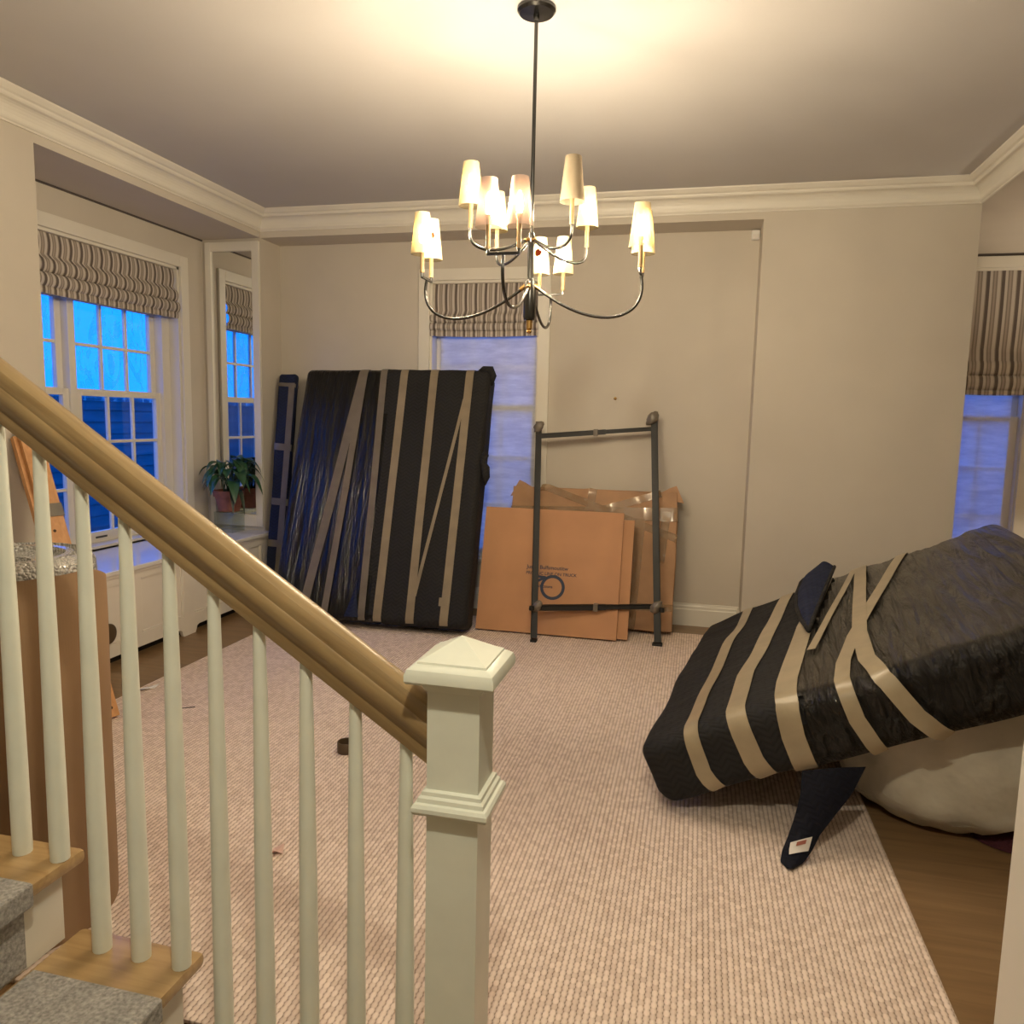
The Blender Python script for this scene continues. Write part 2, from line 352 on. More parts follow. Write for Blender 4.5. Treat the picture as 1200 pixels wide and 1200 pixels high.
def sheer_shade(name, outer, glow, lining):
    m, N, L, b = new_mat(name); N.remove(b)
    g = N.new('ShaderNodeNewGeometry')
    mc = N.new('ShaderNodeMix'); mc.data_type = 'RGBA'; L.new(g.outputs['Backfacing'], mc.inputs['Factor'])
    mc.inputs[6].default_value = (*outer, 1); mc.inputs[7].default_value = (*lining, 1)  # inner face coloured near-black to hold down bulb glare, not a real lining
    df = N.new('ShaderNodeBsdfDiffuse'); L.new(mc.outputs[2], df.inputs['Color'])
    tl = N.new('ShaderNodeBsdfTranslucent'); tl.inputs['Color'].default_value = (*glow, 1)
    ad = N.new('ShaderNodeAddShader'); L.new(df.outputs[0], ad.inputs[0]); L.new(tl.outputs[0], ad.inputs[1])
    tr = N.new('ShaderNodeBsdfTransparent'); tr.inputs['Color'].default_value = (1, .96, .88, 1)
    mx = N.new('ShaderNodeMixShader'); mx.inputs['Fac'].default_value = .5; L.new(tr.outputs[0], mx.inputs[1]); L.new(ad.outputs[0], mx.inputs[2])
    L.new(mx.outputs[0], N['Material Output'].inputs['Surface']); return m
M['shade'] = sheer_shade('sheer_cream_lamp_shade', (.75, .66, .45), (.013, .0088, .0026), (.011, .0075, .0022))
M['shade_pink'] = sheer_shade('sheer_pinkish_lamp_shade', (.75, .58, .50), (.012, .0068, .0048), (.010, .006, .0042))
M['shade_unlit'] = shade_mat('cream_lamp_shade_unlit', (.27, .225, .165), .6)  # same cream cloth, coloured darker so the unlit shade looks off
M['sticker'] = mat('orange_sticker', (.030, .005, .0012), .9, Specular_IOR_Level=0.0)
def bulb_mat():
    m, N, L, b = new_mat('lit_bulb'); set_in(b, Emission_Strength=BULB_L); b.inputs['Emission Color'].default_value = (1, .85, .63, 1); return m
M['bulb'] = bulb_mat()
def bubble_mat():
    m, N, L, b = new_mat('bubble_wrap'); b.inputs['Base Color'].default_value = (.42, .395, .36, 1); b.inputs['Roughness'].default_value = .16
    v = texco(N, L, (1,1,1)); n = N.new('ShaderNodeTexVoronoi'); n.inputs['Scale'].default_value = 105; L.new(v, n.inputs['Vector'])
    h = math_node(N, L, 'SUBTRACT', .6, n.outputs['Distance'])
    bp = N.new('ShaderNodeBump'); bp.inputs['Strength'].default_value = 1; bp.inputs['Distance'].default_value = .01
    L.new(h, bp.inputs['Height']); L.new(bp.outputs['Normal'], b.inputs['Normal']); set_in(b, Coat_Weight=.6); return m
M['bubble'] = bubble_mat()

# ---------------------------------------------------------------- rounded slabs and tapes on them
def rb(p, half, rad):
    q = Vector([max(-(h-rad), min(h-rad, c)) for c, h in zip(p, half)])
    d = Vector(p) - q
    if d.length < 1e-9: return Vector(p), Vector((0,0,1))
    n = d.normalized(); return q + n*rad, n
def slab(half, rad, step, disp, keep=None, off=0.0):
    mb = MB(); key = {}
    def vid(p):
        k = tuple(round(c, 5) for c in p)
        if k not in key:
            s, n = rb(p, half, rad); key[k] = len(mb.v); mb.v.append(tuple(s + n*(disp(s, n) + off)))
        return key[k]
    def ticks(h):
        inner = h - rad; n = max(2, int(2*inner/step)); ts = [-inner + 2*inner*i/n for i in range(n+1)]
        e = [rad*math.tan(pi/4*i/4) for i in range(1, 5)]
        return [-inner - x for x in reversed(e)] + ts + [inner + x for x in e]
    T = [ticks(h) for h in half]
    for ax in range(3):
        u, v = [(1,2),(2,0),(0,1)][ax]
        for sg in (-1, 1):
            for i in range(len(T[u])-1):
                for j in range(len(T[v])-1):
                    q = []
                    for (a, b) in ((i,j),(i+1,j),(i+1,j+1),(i,j+1)):
                        p = [0,0,0]; p[ax] = sg*half[ax]; p[u] = T[u][a]; p[v] = T[v][b]; q.append(p)
                    c = Vector([sum(p[k] for p in q)/4 for k in range(3)])
                    if keep and not keep(c): continue
                    ids = [vid(p) for p in q]
                    if sg < 0: ids = ids[::-1]
                    mb.f.append(tuple(ids)); mb.m.append(0)
    return mb
def ribbon(path, half, rad, wid, disp, off=.004, step=.03, thick=.0015, wfn=None):
    """a tape lying on a rounded slab; path = points on the sharp box surface (local)"""
    pts = []
    for a, b in zip(path, path[1:]):
        a, b = Vector(a), Vector(b); n = max(1, int((b-a).length/step))
        for i in range(n): pts.append(a.lerp(b, i/n))
    pts.append(Vector(path[-1]))
    S = []
    for p in pts:
        s, n = rb(p, half, rad); S.append((s, n))
    mb = MB(); ring = 4
    for i, (s, n) in enumerate(S):
        t = (S[min(i+1, len(S)-1)][0] - S[max(i-1, 0)][0])
        t = t.normalized() if t.length > 1e-7 else Vector((1,0,0))
        side = t.cross(n); side = side.normalized() if side.length > 1e-6 else Vector((1,0,0))
        w_ = wid*(wfn(i/len(S)) if wfn else 1)
        for sg, o2 in ((-1, 0), (1, 0), (1, thick), (-1, thick)):
            q = s + side*(w_/2*sg); mb.v.append(tuple(q + n*(disp(q, n) + off + o2)))
    for i in range(len(S)-1):
        for k in range(4):
            a = i*4 + k; b = i*4 + (k+1) % 4; mb.f.append((a, b, b+4, a+4)); mb.m.append(0)
    mb.f.append((0,1,2,3)); mb.m.append(0); e = (len(S)-1)*4; mb.f.append((e+3, e+2, e+1, e)); mb.m.append(0)
    return mb

# ================================================================= SETTING
m = MB(); m.box(-4.2, 4.3, -2.4, 7.5, -.12, 0); struct('floor', m, M['floor'], 'brown oak floor around the carpet edge')
m = MB(); m.box(-4.6, B + .2, -2.4, 7.6, ZC, ZC + .15); struct('ceiling', m, M['ceiling'], 'grey painted ceiling above the chandelier')
m = MB(); m.box(B, 4.3, -2.4, YZ + .02, ZCB, ZC + .15); struct('ceiling_bay', m, M['wall'], 'lower soffit over the bay on the right')

# left wall: near pier, alcove window wall with its opening, beam
WY0, WY1, WZ0, WZ1 = 3.62, 5.352, .60, 2.662      # opening of the left window
m = MB(); m.box(-4.4, -A, -2.4, Y1, 0, ZC); struct('wall_left', m, M['wall'], 'beige left wall nearest the stairs')
m = MB(); m.box(-4.4, -A, Y1, YP, ZS, ZC); struct('wall_left_beam', m, M['wall'], 'beige beam over the window alcove')
m = MB(); m.box(-W - .2, -W, Y1, WY0, 0, ZS); m.box(-W - .2, -W, WY1, YP, 0, ZS)
m.box(-W - .2, -W, WY0, WY1, 0, WZ0); m.box(-W - .2, -W, WY0, WY1, WZ1, ZS)
struct('wall_alcove', m, M['wall'], 'beige window wall of the left alcove')
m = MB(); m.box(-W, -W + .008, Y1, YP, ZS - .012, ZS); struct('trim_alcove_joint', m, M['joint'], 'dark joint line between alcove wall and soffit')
# back wall: mirror pier, recessed wall with window opening, beam, right pier
BX0, BX1, BZ0, BZ1 = -2.138, -1.247, .42, 2.625
m = MB(); m.box(-4.4, -A, YP, 6.2, 0, ZC); struct('wall_corner_pier', m, M['wall'], 'beige corner pier carrying the mirror')
m = MB(); m.box(-A, BX0, YR, 6.2, 0, ZS); m.box(BX1, CX, YR, 6.2, 0, ZS); m.box(BX0, BX1, YR, 6.2, 0, BZ0); m.box(BX0, BX1, YR, 6.2, BZ1, ZS)
struct('wall_back', m, M['wall'], 'beige recessed back wall around the window')
m = MB(); m.box(-A, CX, YP, 6.2, ZS, ZC); struct('wall_back_beam', m, M['wall'], 'beige beam over the back recess')
m = MB(); m.box(CX, B, YP, 7.45, 0, ZC); struct('wall_pier', m, M['wall'], 'plain beige pier right of the back recess')
# wall of the bay on the right with its window opening
RX0, RX1, RZ0, RZ1 = 2.02, 2.60, .35, 2.865
m = MB(); m.box(B, RX0, YZ, 7.45, 0, ZCB); m.box(RX1, 4.3, YZ, 7.45, 0, ZCB); m.box(RX0, RX1, YZ, 7.45, 0, RZ0); m.box(RX0, RX1, YZ, 7.45, RZ1, ZCB)
struct('wall_bay', m, M['wall'], 'beige bay wall around the window beyond the pier')
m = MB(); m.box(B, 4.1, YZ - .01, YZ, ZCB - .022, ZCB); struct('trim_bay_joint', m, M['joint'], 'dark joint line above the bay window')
m = MB(); m.box(4.1, 4.3, -2.4, 7.45, 0, ZCB); struct('wall_right', m, M['wall'], 'beige right wall')
m = MB(); m.box(-4.4, 4.3, -2.6, -2.4, 0, ZC); struct('wall_front', m, M['wall'], 'beige hall wall')
# partition between hall and room (its cased end shows at the right edge)
m = MB(); m.box(.625, 4.1, 1.37, 1.49, 0, ZCB); struct('wall_partition', m, M['wall'], 'beige wall between hall and room')
m = MB(); m.box(.595, .626, 1.35, 1.51, 0, 2.5, .004); m.box(.605, .70, 1.345, 1.37, 0, 2.5, .004); m.box(.605, .70, 1.49, 1.512, 0, 2.5, .004)
struct('trim_opening', m, M['trim'], 'white casing on the end of the wall beside the bag')

# crown moulding, mitred round the room
prof = [(0,ZCB),(.010,ZCB),(.012,ZCB+.008),(.020,ZCB+.014)]
for i in range(7):
    t = i/6*pi/2; prof.append((.024 + .050*(1-cos(t)), ZCB + .022 + .070*sin(t)))
prof += [(.080,ZC-.054),(.086,ZC-.046),(.088,ZC-.036),(.100,ZC-.030),(.112,ZC-.018),(.120,ZC-.010),(.122,ZC-.001),(0,ZC-.001)]
m = MB(); n = len(prof); vs_ = []
for (o_, z) in prof: vs_ += [(-A+o_, 0, z), (-A+o_, YP-o_, z), (B-o_, YP-o_, z), (B-o_, 1.5, z)]
fs_ = []
for i in range(n):
    j = (i+1) % n
    for k in range(3): fs_.append((i*4+k, i*4+k+1, j*4+k+1, j*4+k))
m.add(vs_, fs_); struct('trim_crown', m, M['trim'], 'white crown moulding round the ceiling')
# baseboards
def baseboard(name, x0, x1, y, label):
    pf = [(0,0),(-.018,0),(-.018,.125),(-.014,.132),(-.014,.15),(-.009,.158),(-.006,.172),(0,.173)]
    m = MB(); m.prism([(y+p[0], p[1]) for p in pf], 'x', x0, x1); struct(name, m, M['trim'], label)
baseboard('baseboard_back', -A, CX, YR, 'white baseboard along the recessed back wall')
baseboard('baseboard_pier', CX, B, YP, 'white baseboard along the plain pier')
m = MB(); m.prism([(CX+p[0], p[1]) for p in [(0,0),(-.018,0),(-.018,.125),(-.014,.132),(-.014,.15),(-.006,.172),(0,.173)]], 'y', YP, YR); struct('baseboard_return', m, M['trim'], 'white baseboard on the pier return')

# ---------------------------------------------------------------- windows
def sash(parent, plane, sd, a0, a1, z0, z1, cols, rows, m_frame, m_pane, axis, stile=.045, toprail=.04, botrail=.05, th=.036, film=False):
    """plane: coordinate of the room side; sd: +1/-1 direction to the outside; axis 'x' or 'y' = the direction a runs"""
    def bx(mb, p0, p1, q0, q1, r0, r1, bev=0):
        if axis == 'y': mb.box(p0, p1, q0, q1, r0, r1, bev)
        else: mb.box(q0, q1, p0, p1, r0, r1, bev)
    d0, d1 = plane, plane + sd*th
    m = MB(); bx(m, d0, d1, a0, a0+stile, z0, z1, .003); bx(m, d0, d1, a1-stile, a1, z0, z1, .003)
    bx(m, d0, d1, a0+stile, a1-stile, z0, z0+botrail, .003); bx(m, d0, d1, a0+stile, a1-stile, z1-toprail, z1, .003)
    s = obj('sash', m, m_frame, parent)
    ia0, ia1, iz0, iz1 = a0+stile, a1-stile, z0+botrail, z1-toprail; mw = .011
    me0, me1 = plane + sd*(.004 if not film else .016), plane + sd*(.028 if not film else .034)
    for i in range(1, cols):
        c = ia0 + (ia1-ia0)*i/cols; m = MB(); bx(m, me0, me1, c-mw, c+mw, iz0, iz1, .003); obj('muntin', m, m_frame, s)
    for j in range(1, rows):
        c = iz0 + (iz1-iz0)*j/rows
        m = MB(); bx(m, me0 + sd*.001, me1, ia0, ia1, c-mw, c+mw, .003); obj('muntin', m, m_frame, s)
    for i in range(cols):
        for j in range(rows):
            p0 = ia0 + (ia1-ia0)*i/cols + mw*.6; p1 = ia0 + (ia1-ia0)*(i+1)/cols - mw*.6
            q0 = iz0 + (iz1-iz0)*j/rows + mw*.6; q1 = iz0 + (iz1-iz0)*(j+1)/rows - mw*.6
            m = MB(); g = plane + sd*.018; bx(m, g, g + sd*.003, p0, p1, q0, q1); obj('pane', m, M['glass'], s)
    return s
def casing_y(parent, x, y0, y1, z0, z1, w, m_):      # on a wall facing +x
    m = MB(); m.box(x, x+.022, y0-w, y0, z0, z1+w, .004); m.box(x, x+.022, y1, y1+w, z0, z1+w, .004); m.box(x, x+.022, y0, y1, z1, z1+w, .004); return obj('casing', m, m_, parent)
def casing_x(parent, y, x0, x1, z0, z1, w, m_):      # on a wall facing -y
    m = MB(); m.box(x0-w, x0, y-.022, y, z0, z1+w, .004); m.box(x1, x1+w, y-.022, y, z0, z1+w, .004); m.box(x0, x1, y-.022, y, z1, z1+w, .004); return obj('casing', m, m_, parent)

w1 = thing('window_1', 'white double-hung window pair in the left alcove with blue dusk outside', None, (-W, 4.5, WZ0), kind='structure')
casing_y(w1, -W, WY0, WY1, WZ0, WZ1, .088, M['trim'])
m = MB(); m.box(-W-.2, -W, WY0-.0, WY0+.02, WZ0, WZ1); m.box(-W-.2, -W, WY1-.022, WY1, WZ0, WZ1); m.box(-W-.2, -W, WY0, WY1, WZ1-.02, WZ1); m.box(-W-.2, -W, WY0, WY1, WZ0-.03, WZ0+.02)
obj('jamb', m, M['trim'], w1)
m = MB(); m.box(-W-.19, -W-.10, 4.342, 4.402, WZ0+.02, WZ1-.02, .006); obj('mullion', m, M['trim'], w1)
m = MB(); m.box(-W-.195, -W-.085, 5.245, 5.33, WZ0+.02, WZ1-.02, .004); obj('side_stop', m, M['trim'], w1)
for (a0, a1, c_) in ((4.402, 5.245, 3), (3.64, 4.342, 3)):
    sash(w1, -W-.155, -1, a0, a1, 1.655, WZ1-.02, c_, 3, M['trim'], M['glass'], 'y', stile=.05, toprail=.05, botrail=.04)
    sash(w1, -W-.115, -1, a0, a1, WZ0+.02, 1.69, c_, 3, M['trim'], M['glass'], 'y', stile=.05, toprail=.045, botrail=.075)
m = MB(); m.box(-W-.114, -W-.1135, 4.52, 4.63, .648, .662); obj('maker_stamp', m, M['stamp'], w1)

w2 = thing('window_2', 'white window with frosted panes behind the leaning black mattress', None, ((BX0+BX1)/2, YR, BZ0), kind='structure')
casing_x(w2, YR, BX0, BX1, BZ0, BZ1, .09, M['trim'])
m = MB(); m.box(BX0, BX0+.02, YR, YR+.2, BZ0, BZ1); m.box(BX1-.012, BX1, YR, YR+.2, BZ0, BZ1); m.box(BX0, BX1, YR, YR+.2, BZ1-.02, BZ1); m.box(BX0, BX1, YR, YR+.2, BZ0, BZ0+.02); obj('jamb', m, M['trim'], w2)
m = MB(); m.box(BX0-.11, BX1+.11, YR-.045, YR+.08, BZ0-.025, BZ0+.004, .006); obj('stool', m, M['trim'], w2)
sash(w2, YR+.125, 1, BX0+.02, BX1-.012, 1.62, BZ1-.02, 3, 3, M['trim'], M['frosted'], 'x', film=True)
sash(w2, YR+.085, 1, BX0+.02, BX1-.012, BZ0+.02, 1.66, 3, 3, M['trim'], M['frosted'], 'x', film=True)
m = MB(); m.box(BX0+.07, BX1-.012, YR+.074, YR+.0755, BZ0+.03, BZ1-.02); obj('frosted_film', m, M['frosted'], w2)
w3 = thing('window_3', 'white window with frosted panes beyond the plain pier', None, ((RX0+RX1)/2, YZ, RZ0), kind='structure')
casing_x(w3, YZ, RX0, RX1, RZ0, RZ1, .09, M['trim'])
m = MB(); m.box(RX0, RX0+.012, YZ, YZ+.2, RZ0, RZ1); m.box(RX1-.012, RX1, YZ, YZ+.2, RZ0, RZ1); m.box(RX0, RX1, YZ, YZ+.2, RZ1-.02, RZ1); m.box(RX0, RX1, YZ, YZ+.2, RZ0, RZ0+.02); obj('jamb', m, M['trim'], w3)
sash(w3, YZ+.10, 1, RX0+.012, RX1-.012, 1.62, RZ1-.02, 2, 3, M['trim'], M['frosted'], 'x', film=True, stile=.06)
sash(w3, YZ+.06, 1, RX0+.012, RX1-.012, RZ0+.02, 1.66, 2, 3, M['trim'], M['frosted'], 'x', film=True, stile=.06)

m = MB(); m.box(RX0+.012, RX1-.075, YZ+.05, YZ+.0515, RZ0+.03, RZ1-.02); obj('frosted_film', m, M['frosted'], w3)

# ---------------------------------------------------------------- outdoors
m = MB(); m.box(-30, 30, 7.6, 30, -.5, -.4); m.box(-30, -4.6, -8, 7.6, -.5, -.4); o = struct('ground', m, M['soil_out'], 'dark yard ground outside the windows')
t = thing('neighbour_building', 'dark blue clapboard building outside the alcove window', 'building', (-7.5, 5, -.4))
for i in range(14):
    m = MB(); z = -.4 + i*.15; m.prism([(-7.5, z), (-7.46, z), (-7.475, z+.15), (-7.5, z+.15)], 'y', -2, 15); obj('siding_board', m, M['siding'], t)
m = MB(); m.box(-8.5, -7.5, -2, 15, -.4, 1.70); obj('wall', m, M['siding'], t)
m = MB(); m.box(-8.6, -7.42, -2, 15, 1.70, 1.75); obj('roof_edge', m, M['siding'], t)
m = MB()
def sheet_fn(u, v):
    y = 3.35 + 2.3*u; z = 1.62 + 1.15*v
    return (-4.50 + .05*mnoise.noise(Vector((y*2.5, z*1.4, 3))) + .02*mnoise.noise(Vector((y*9, z*5, 1))), y, z)
m.grid(sheet_fn, 60, 40)
prop(obj('plastic_sheeting', m, M['sheet'], smooth=True), 'crinkled clear plastic sheeting hung outside the upper alcove window', 'plastic sheet')

# ---------------------------------------------------------------- roman shades
def roman(name, label, axis, plane, sd, a0, a1, ztop, zbot, mat_, flat, nf):
    """plane: back of the fabric, sd: direction to the room"""
    t = thing(name, label, 'roman shade', ((a0+a1)/2, plane, zbot) if axis == 'x' else (plane, (a0+a1)/2, zbot), 'striped roman shades')
    pf = [(.018, ztop)]
    for i in range(1, 9): pf.append((.018 + .028*sin(pi*i/9)*.6, ztop - flat*i/9))
    z = ztop - flat; hh = (z - zbot - .045)/nf
    for k in range(nf):
        dp = .05 + .016*k
        for i in range(1, 9):
            th_ = pi*i/9; pf.append((.02 + dp*sin(th_)**.7, z - hh*(1.12*(1-cos(th_))/2)))
        z -= hh; pf.append((.022 + .008*k, z + hh*.03))
    pf += [(.045 + .01*nf, zbot + .045), (.048 + .01*nf, zbot + .022), (.046 + .01*nf, zbot)]
    m = MB(); nu = 40
    def fn(u, v):
        i = v*(len(pf)-1); k = int(round(i)); d, z = pf[k]; a = a0 + (a1-a0)*u
        wob = .010*mnoise.noise(Vector((a*3.1, z*2.3, 5))) * (k/(len(pf)-1))
        sag = -.010*sin(pi*u)*max(0, (k-8)/(len(pf)-9))
        dd = plane + sd*(d + wob); return (a, dd, z+sag) if axis == 'x' else (dd, a, z+sag)
    m.grid(fn, nu, len(pf)-1)
    f = obj('fabric', m, mat_, t, smooth=True)
    m = MB(); p0, p1 = plane, plane + sd*.03
    p1 = plane + sd*.012
    (m.box(a0, a1, p0, p1, ztop - .03, ztop - .002) if axis == 'x' else m.box(p0, p1, a0, a1, ztop - .03, ztop - .002)); obj('headrail', m, M['trim'], t)
    e = .05 + .01*nf; m = MB(); q0, q1 = plane + sd*(e-.045), plane + sd*(e - .035)
    (m.box(a0+.005, a1-.005, q0, q1, zbot+.004, zbot+.03) if axis == 'x' else m.box(q0, q1, a0+.005, a1-.005, zbot+.004, zbot+.03)); obj('bottom_bar', m, M['trim'], t)
    return t
roman('roman_shade', 'grey and white striped roman shade raised in the left alcove window', 'y', -W-.055, 1, WY0+.024, 5.325, 2.660, 2.27, M['stripe_y'], .17, 2)
roman('roman_shade', 'grey striped roman shade in the window behind the black mattress', 'x', YR+.055, -1, BX0+.005, BX1-.004, 2.622, 2.195, M['stripe_x'], .25, 2)
roman('roman_shade', 'long brown striped roman shade in the bay window beyond the pier', 'x', YZ+.04, -1, RX0+.005, RX1+.08, 2.863, 1.84, M['stripe_x2'], .74, 2)

# ---------------------------------------------------------------- mirror on the pier end
t = thing('wall_mirror', 'tall narrow wall mirror in a white frame beside the alcove window', 'mirror', (-3.70, YP, .70))
m = MB(); X0, X1, Z0, Z1 = -3.948, -3.463, .62, 2.905
for (a, b, c, d) in ((X0, X0+.052, Z0, Z1), (X1-.062, X1, Z0, Z1), (X0+.052, X1-.062, Z1-.072, Z1), (X0+.052, X1-.062, Z0, Z0+.10)): m.box(a, b, YP-.026, YP, c, d, .004)
obj('frame', m, M['trim'], t)
m = MB(); m.box(X0+.045, X1-.055, YP-.008, YP-.002, Z0+.09, Z1-.065); obj('mirror_glass', m, M['mirror'], t)

# ---------------------------------------------------------------- radiator cover
t = thing('radiator_cover', 'white panelled radiator cover under the left alcove window', 'radiator cover', (-3.65, 4.6, 0))
XF = -3.405
m = MB(); m.box(-W, XF+.028, Y1, YP, .560, .590, .008); obj('top_board', m, M['sillgloss'], t)
m = MB(); m.box(-W, XF+.012, Y1, YP, .540, .560, .003); obj('bed_moulding', m, M['cover'], t)
pan = [(3.62, 4.045), (4.105, 4.52), (4.635, 5.05), (5.11, 5.50)]
m = MB(); e = [Y1] + [y for p in pan for y in p] + [YP]
for i in range(0, len(e), 2): m.box(XF-.022, XF, e[i], e[i+1], .125, .540)          # stiles
for a, b in pan: m.box(XF-.022, XF, a, b, .125, .140); m.box(XF-.022, XF, a, b, .500, .540)
m.box(XF-.022, XF, Y1, YP, .055, .125)                                              # bottom rail
obj('face_frame', m, M['cover'], t)
for a, b in pan:
    m = MB(); m.box(XF-.022, XF-.012, a, b, .14, .50); pn = obj('panel', m, M['cover'], t)
    m = MB()
    for (p0, p1, q0, q1) in ((a, a+.014, .14, .50), (b-.014, b, .14, .50), (a+.014, b-.014, .14, .154), (a+.014, b-.014, .486, .50)): m.box(XF-.012, XF-.004, p0, p1, q0, q1, .003)
    obj('panel_moulding', m, M['cover'], pn)
for yc, wd in ((3.56, .13), (4.578, .15), (5.58, .14)):
    m = MB(); pts = [(yc-wd*.72, .055), (yc-wd*.55, .045), (yc-wd*.5, .02), (yc-wd*.42, .0), (yc+wd*.42, .0), (yc+wd*.5, .02), (yc+wd*.55, .045), (yc+wd*.72, .055)]
    m.prism(pts, 'x', XF-.022, XF); obj('foot', m, M['cover'], t)
m = MB(); m.box(XF-.10, XF-.06, Y1, YP, 0, .055); obj('toe_shade_strip', m, M['dark_gap'], t)  # near-black strip standing in for the shade beneath the cover
m = MB()
for k in range(1): m.lathe([(0.001,0),(.058,0),(.062,.006),(.062,.022),(.05,.03),(.001,.03)], n=28)
m.xf(Matrix.Translation((XF, 3.80, .215)) @ Matrix.Rotation(pi/2, 4, 'Y')); obj('round_knob', m, M['tapecore'], t, smooth=True, auto=40)

# ---------------------------------------------------------------- carpet
m = MB(); m.box(-2.975, .735, 1.55, 5.66, .0, .012, .004)
prop(obj('carpet', m, M['carpet']), 'beige nubby loop carpet covering most of the floor', 'carpet')

# ---------------------------------------------------------------- stairs
RUN, RISE = .309, .20
t = thing('staircase', 'oak stair with grey carpet runner rising behind the white balusters', 'staircase', (-.72, .9, 0))
YT0, YT1 = .34, 1.402
for k in range(8):
    xn = -.719 - RUN*k; z = .14 + RISE*k; xb = xn - RUN - .02
    m = MB(); m.box(xb, xn, YT0, YT1, z-.032, z, .012); obj('tread', m, M['oak'], t, smooth=True, auto=30)
    m = MB(); m.box(xn-.045, xn-.027, YT0+.02, YT1-.045, max(0, z-RISE), z-.032); obj('riser', m, M['trim'], t)
    m = MB(); m.box(xb+.02, xn+.010, YT0+.12, 1.245, z, z+.012, .005); m.box(xn, xn+.012, YT0+.12, 1.245, z-.04, z+.01, .004); m.box(xn-.027, xn-.018, YT0+.12, 1.245, max(.0, z-RISE+.012), z-.032); obj('carpet_runner', m, M['runner'], t)
m = MB(); zz = lambda x: .14 + RISE*((-x-.719)/RUN)
pts = [(-.70, 0), (-.75, .10)]
for k in range(8):
    xn = -.745 - RUN*k; z = .14 + RISE*k - .034; pts += [(xn, z), (xn-RUN, z)]
pts += [(-.745-RUN*8, 1.30), (-1.0, 0)]
m.prism(pts, 'y', YT0-.005, YT0+.02); obj('stringer', m, M['trim'], t)

t = thing('stair_railing', 'white newel post with wooden handrail and round white balusters', 'railing', (-.415, 1.351, 0))
NX0, NX1, NY0, NY1 = -.466, -.365, 1.300, 1.401
ncx, ncy, nh = (NX0+NX1)/2, (NY0+NY1)/2, (NX1-NX0)/2
def sq_loft(prof, cap=True):     # square lathe about the newel axis
    mb = MB(); vs_ = []; fs_ = []
    for r_, z in prof: vs_ += [(ncx-r_, ncy-r_, z), (ncx+r_, ncy-r_, z), (ncx+r_, ncy+r_, z), (ncx-r_, ncy+r_, z)]
    for i in range(len(prof)-1):
        for k in range(4): a = i*4+k; b = i*4+(k+1) % 4; fs_.append((a, b, b+4, a+4))
    fs_.append((3,2,1,0)); fs_.append(tuple((len(prof)-1)*4+k for k in range(4))); return mb.add(vs_, fs_)
nw = obj('newel_post', sq_loft([(nh+.012,0),(nh+.012,.16),(nh+.006,.172),(nh,.18),(nh,.66),(nh,1.06)]), M['newel'], t)
obj('newel_collar', sq_loft([(nh,.806),(nh+.006,.808),(nh+.020,.812),(nh+.023,.818),(nh+.023,.826),(nh+.019,.832),(nh+.014,.834),(nh+.013,.842),(nh+.008,.846),(nh+.007,.853),(nh+.001,.856)]), M['newel'], nw, smooth=True, auto=25)
obj('newel_cap', sq_loft([(nh,1.046),(nh+.004,1.050),(nh+.010,1.062),(nh+.020,1.066),(nh+.031,1.067),(nh+.034,1.072),(nh+.034,1.084),(nh+.030,1.094),(nh+.020,1.101),(nh+.016,1.102),(nh+.015,1.106),(nh+.002,1.112),(.002,1.142)]), M['newel'], nw, smooth=True, auto=25)
# handrail: profile swept up the slope
RS = .655; ang = math.atan(RS); yb = ncy
rprof = [(-.014,-.056),(.014,-.056),(.020,-.052),(.023,-.040),(.021,-.028),(.024,-.020),(.032,-.010),(.035,.004),(.033,.016),(.030,.020),(.031,.026),(.030,.036),(.024,.046),(.012,.053),(0,.055)]
rprof = rprof + [(-p[0], p[1]) for p in reversed(rprof[2:-1])]
def rail_pt(x, p): # x along, p=(dy, dn) normal to slope in xz
    z = .958 + RS*(-.486 - x); return (x + p[1]*sin(ang), yb + p[0], z + p[1]*cos(ang))
m = MB(); vs_ = []; xs = [NX0 + .02, -3.1]; n = len(rprof)
for i in range(2):
    for p in rprof:
        if i == 0:   # cut plumb against the newel
            x = NX0; z = .958 + RS*(-.486 - x) + p[1]/cos(ang); vs_.append((x, yb+p[0], z))
        else: vs_.append(rail_pt(xs[1], p))
m.add(vs_, [(k, (k+1) % n, (k+1) % n + n, k + n) for k in range(n)] + [tuple(range(n)), tuple(range(n, 2*n))[::-1]])
obj('handrail', m, M['rail'], t, smooth=True, auto=28)
bx_ = [-.527, -.634, -.741] + [-.741 - RUN/3*k for k in range(1, 21)]
for x in bx_:
    k = math.floor((-x - .719)/RUN + 1e-6); zb = .14 + RISE*k if k >= 0 else 0.0
    zt = .958 + RS*(-.486 - x) - .050/cos(ang)
    m = MB(); L_ = zt - zb
    m.lathe([(.0205,0),(.0207,.02),(.0203,L_*.2),(.0185,L_*.5),(.0152,L_*.8),(.0122,L_)], (x, yb, zb), 16); obj('baluster', m, M['newel'], t, smooth=True, auto=50)

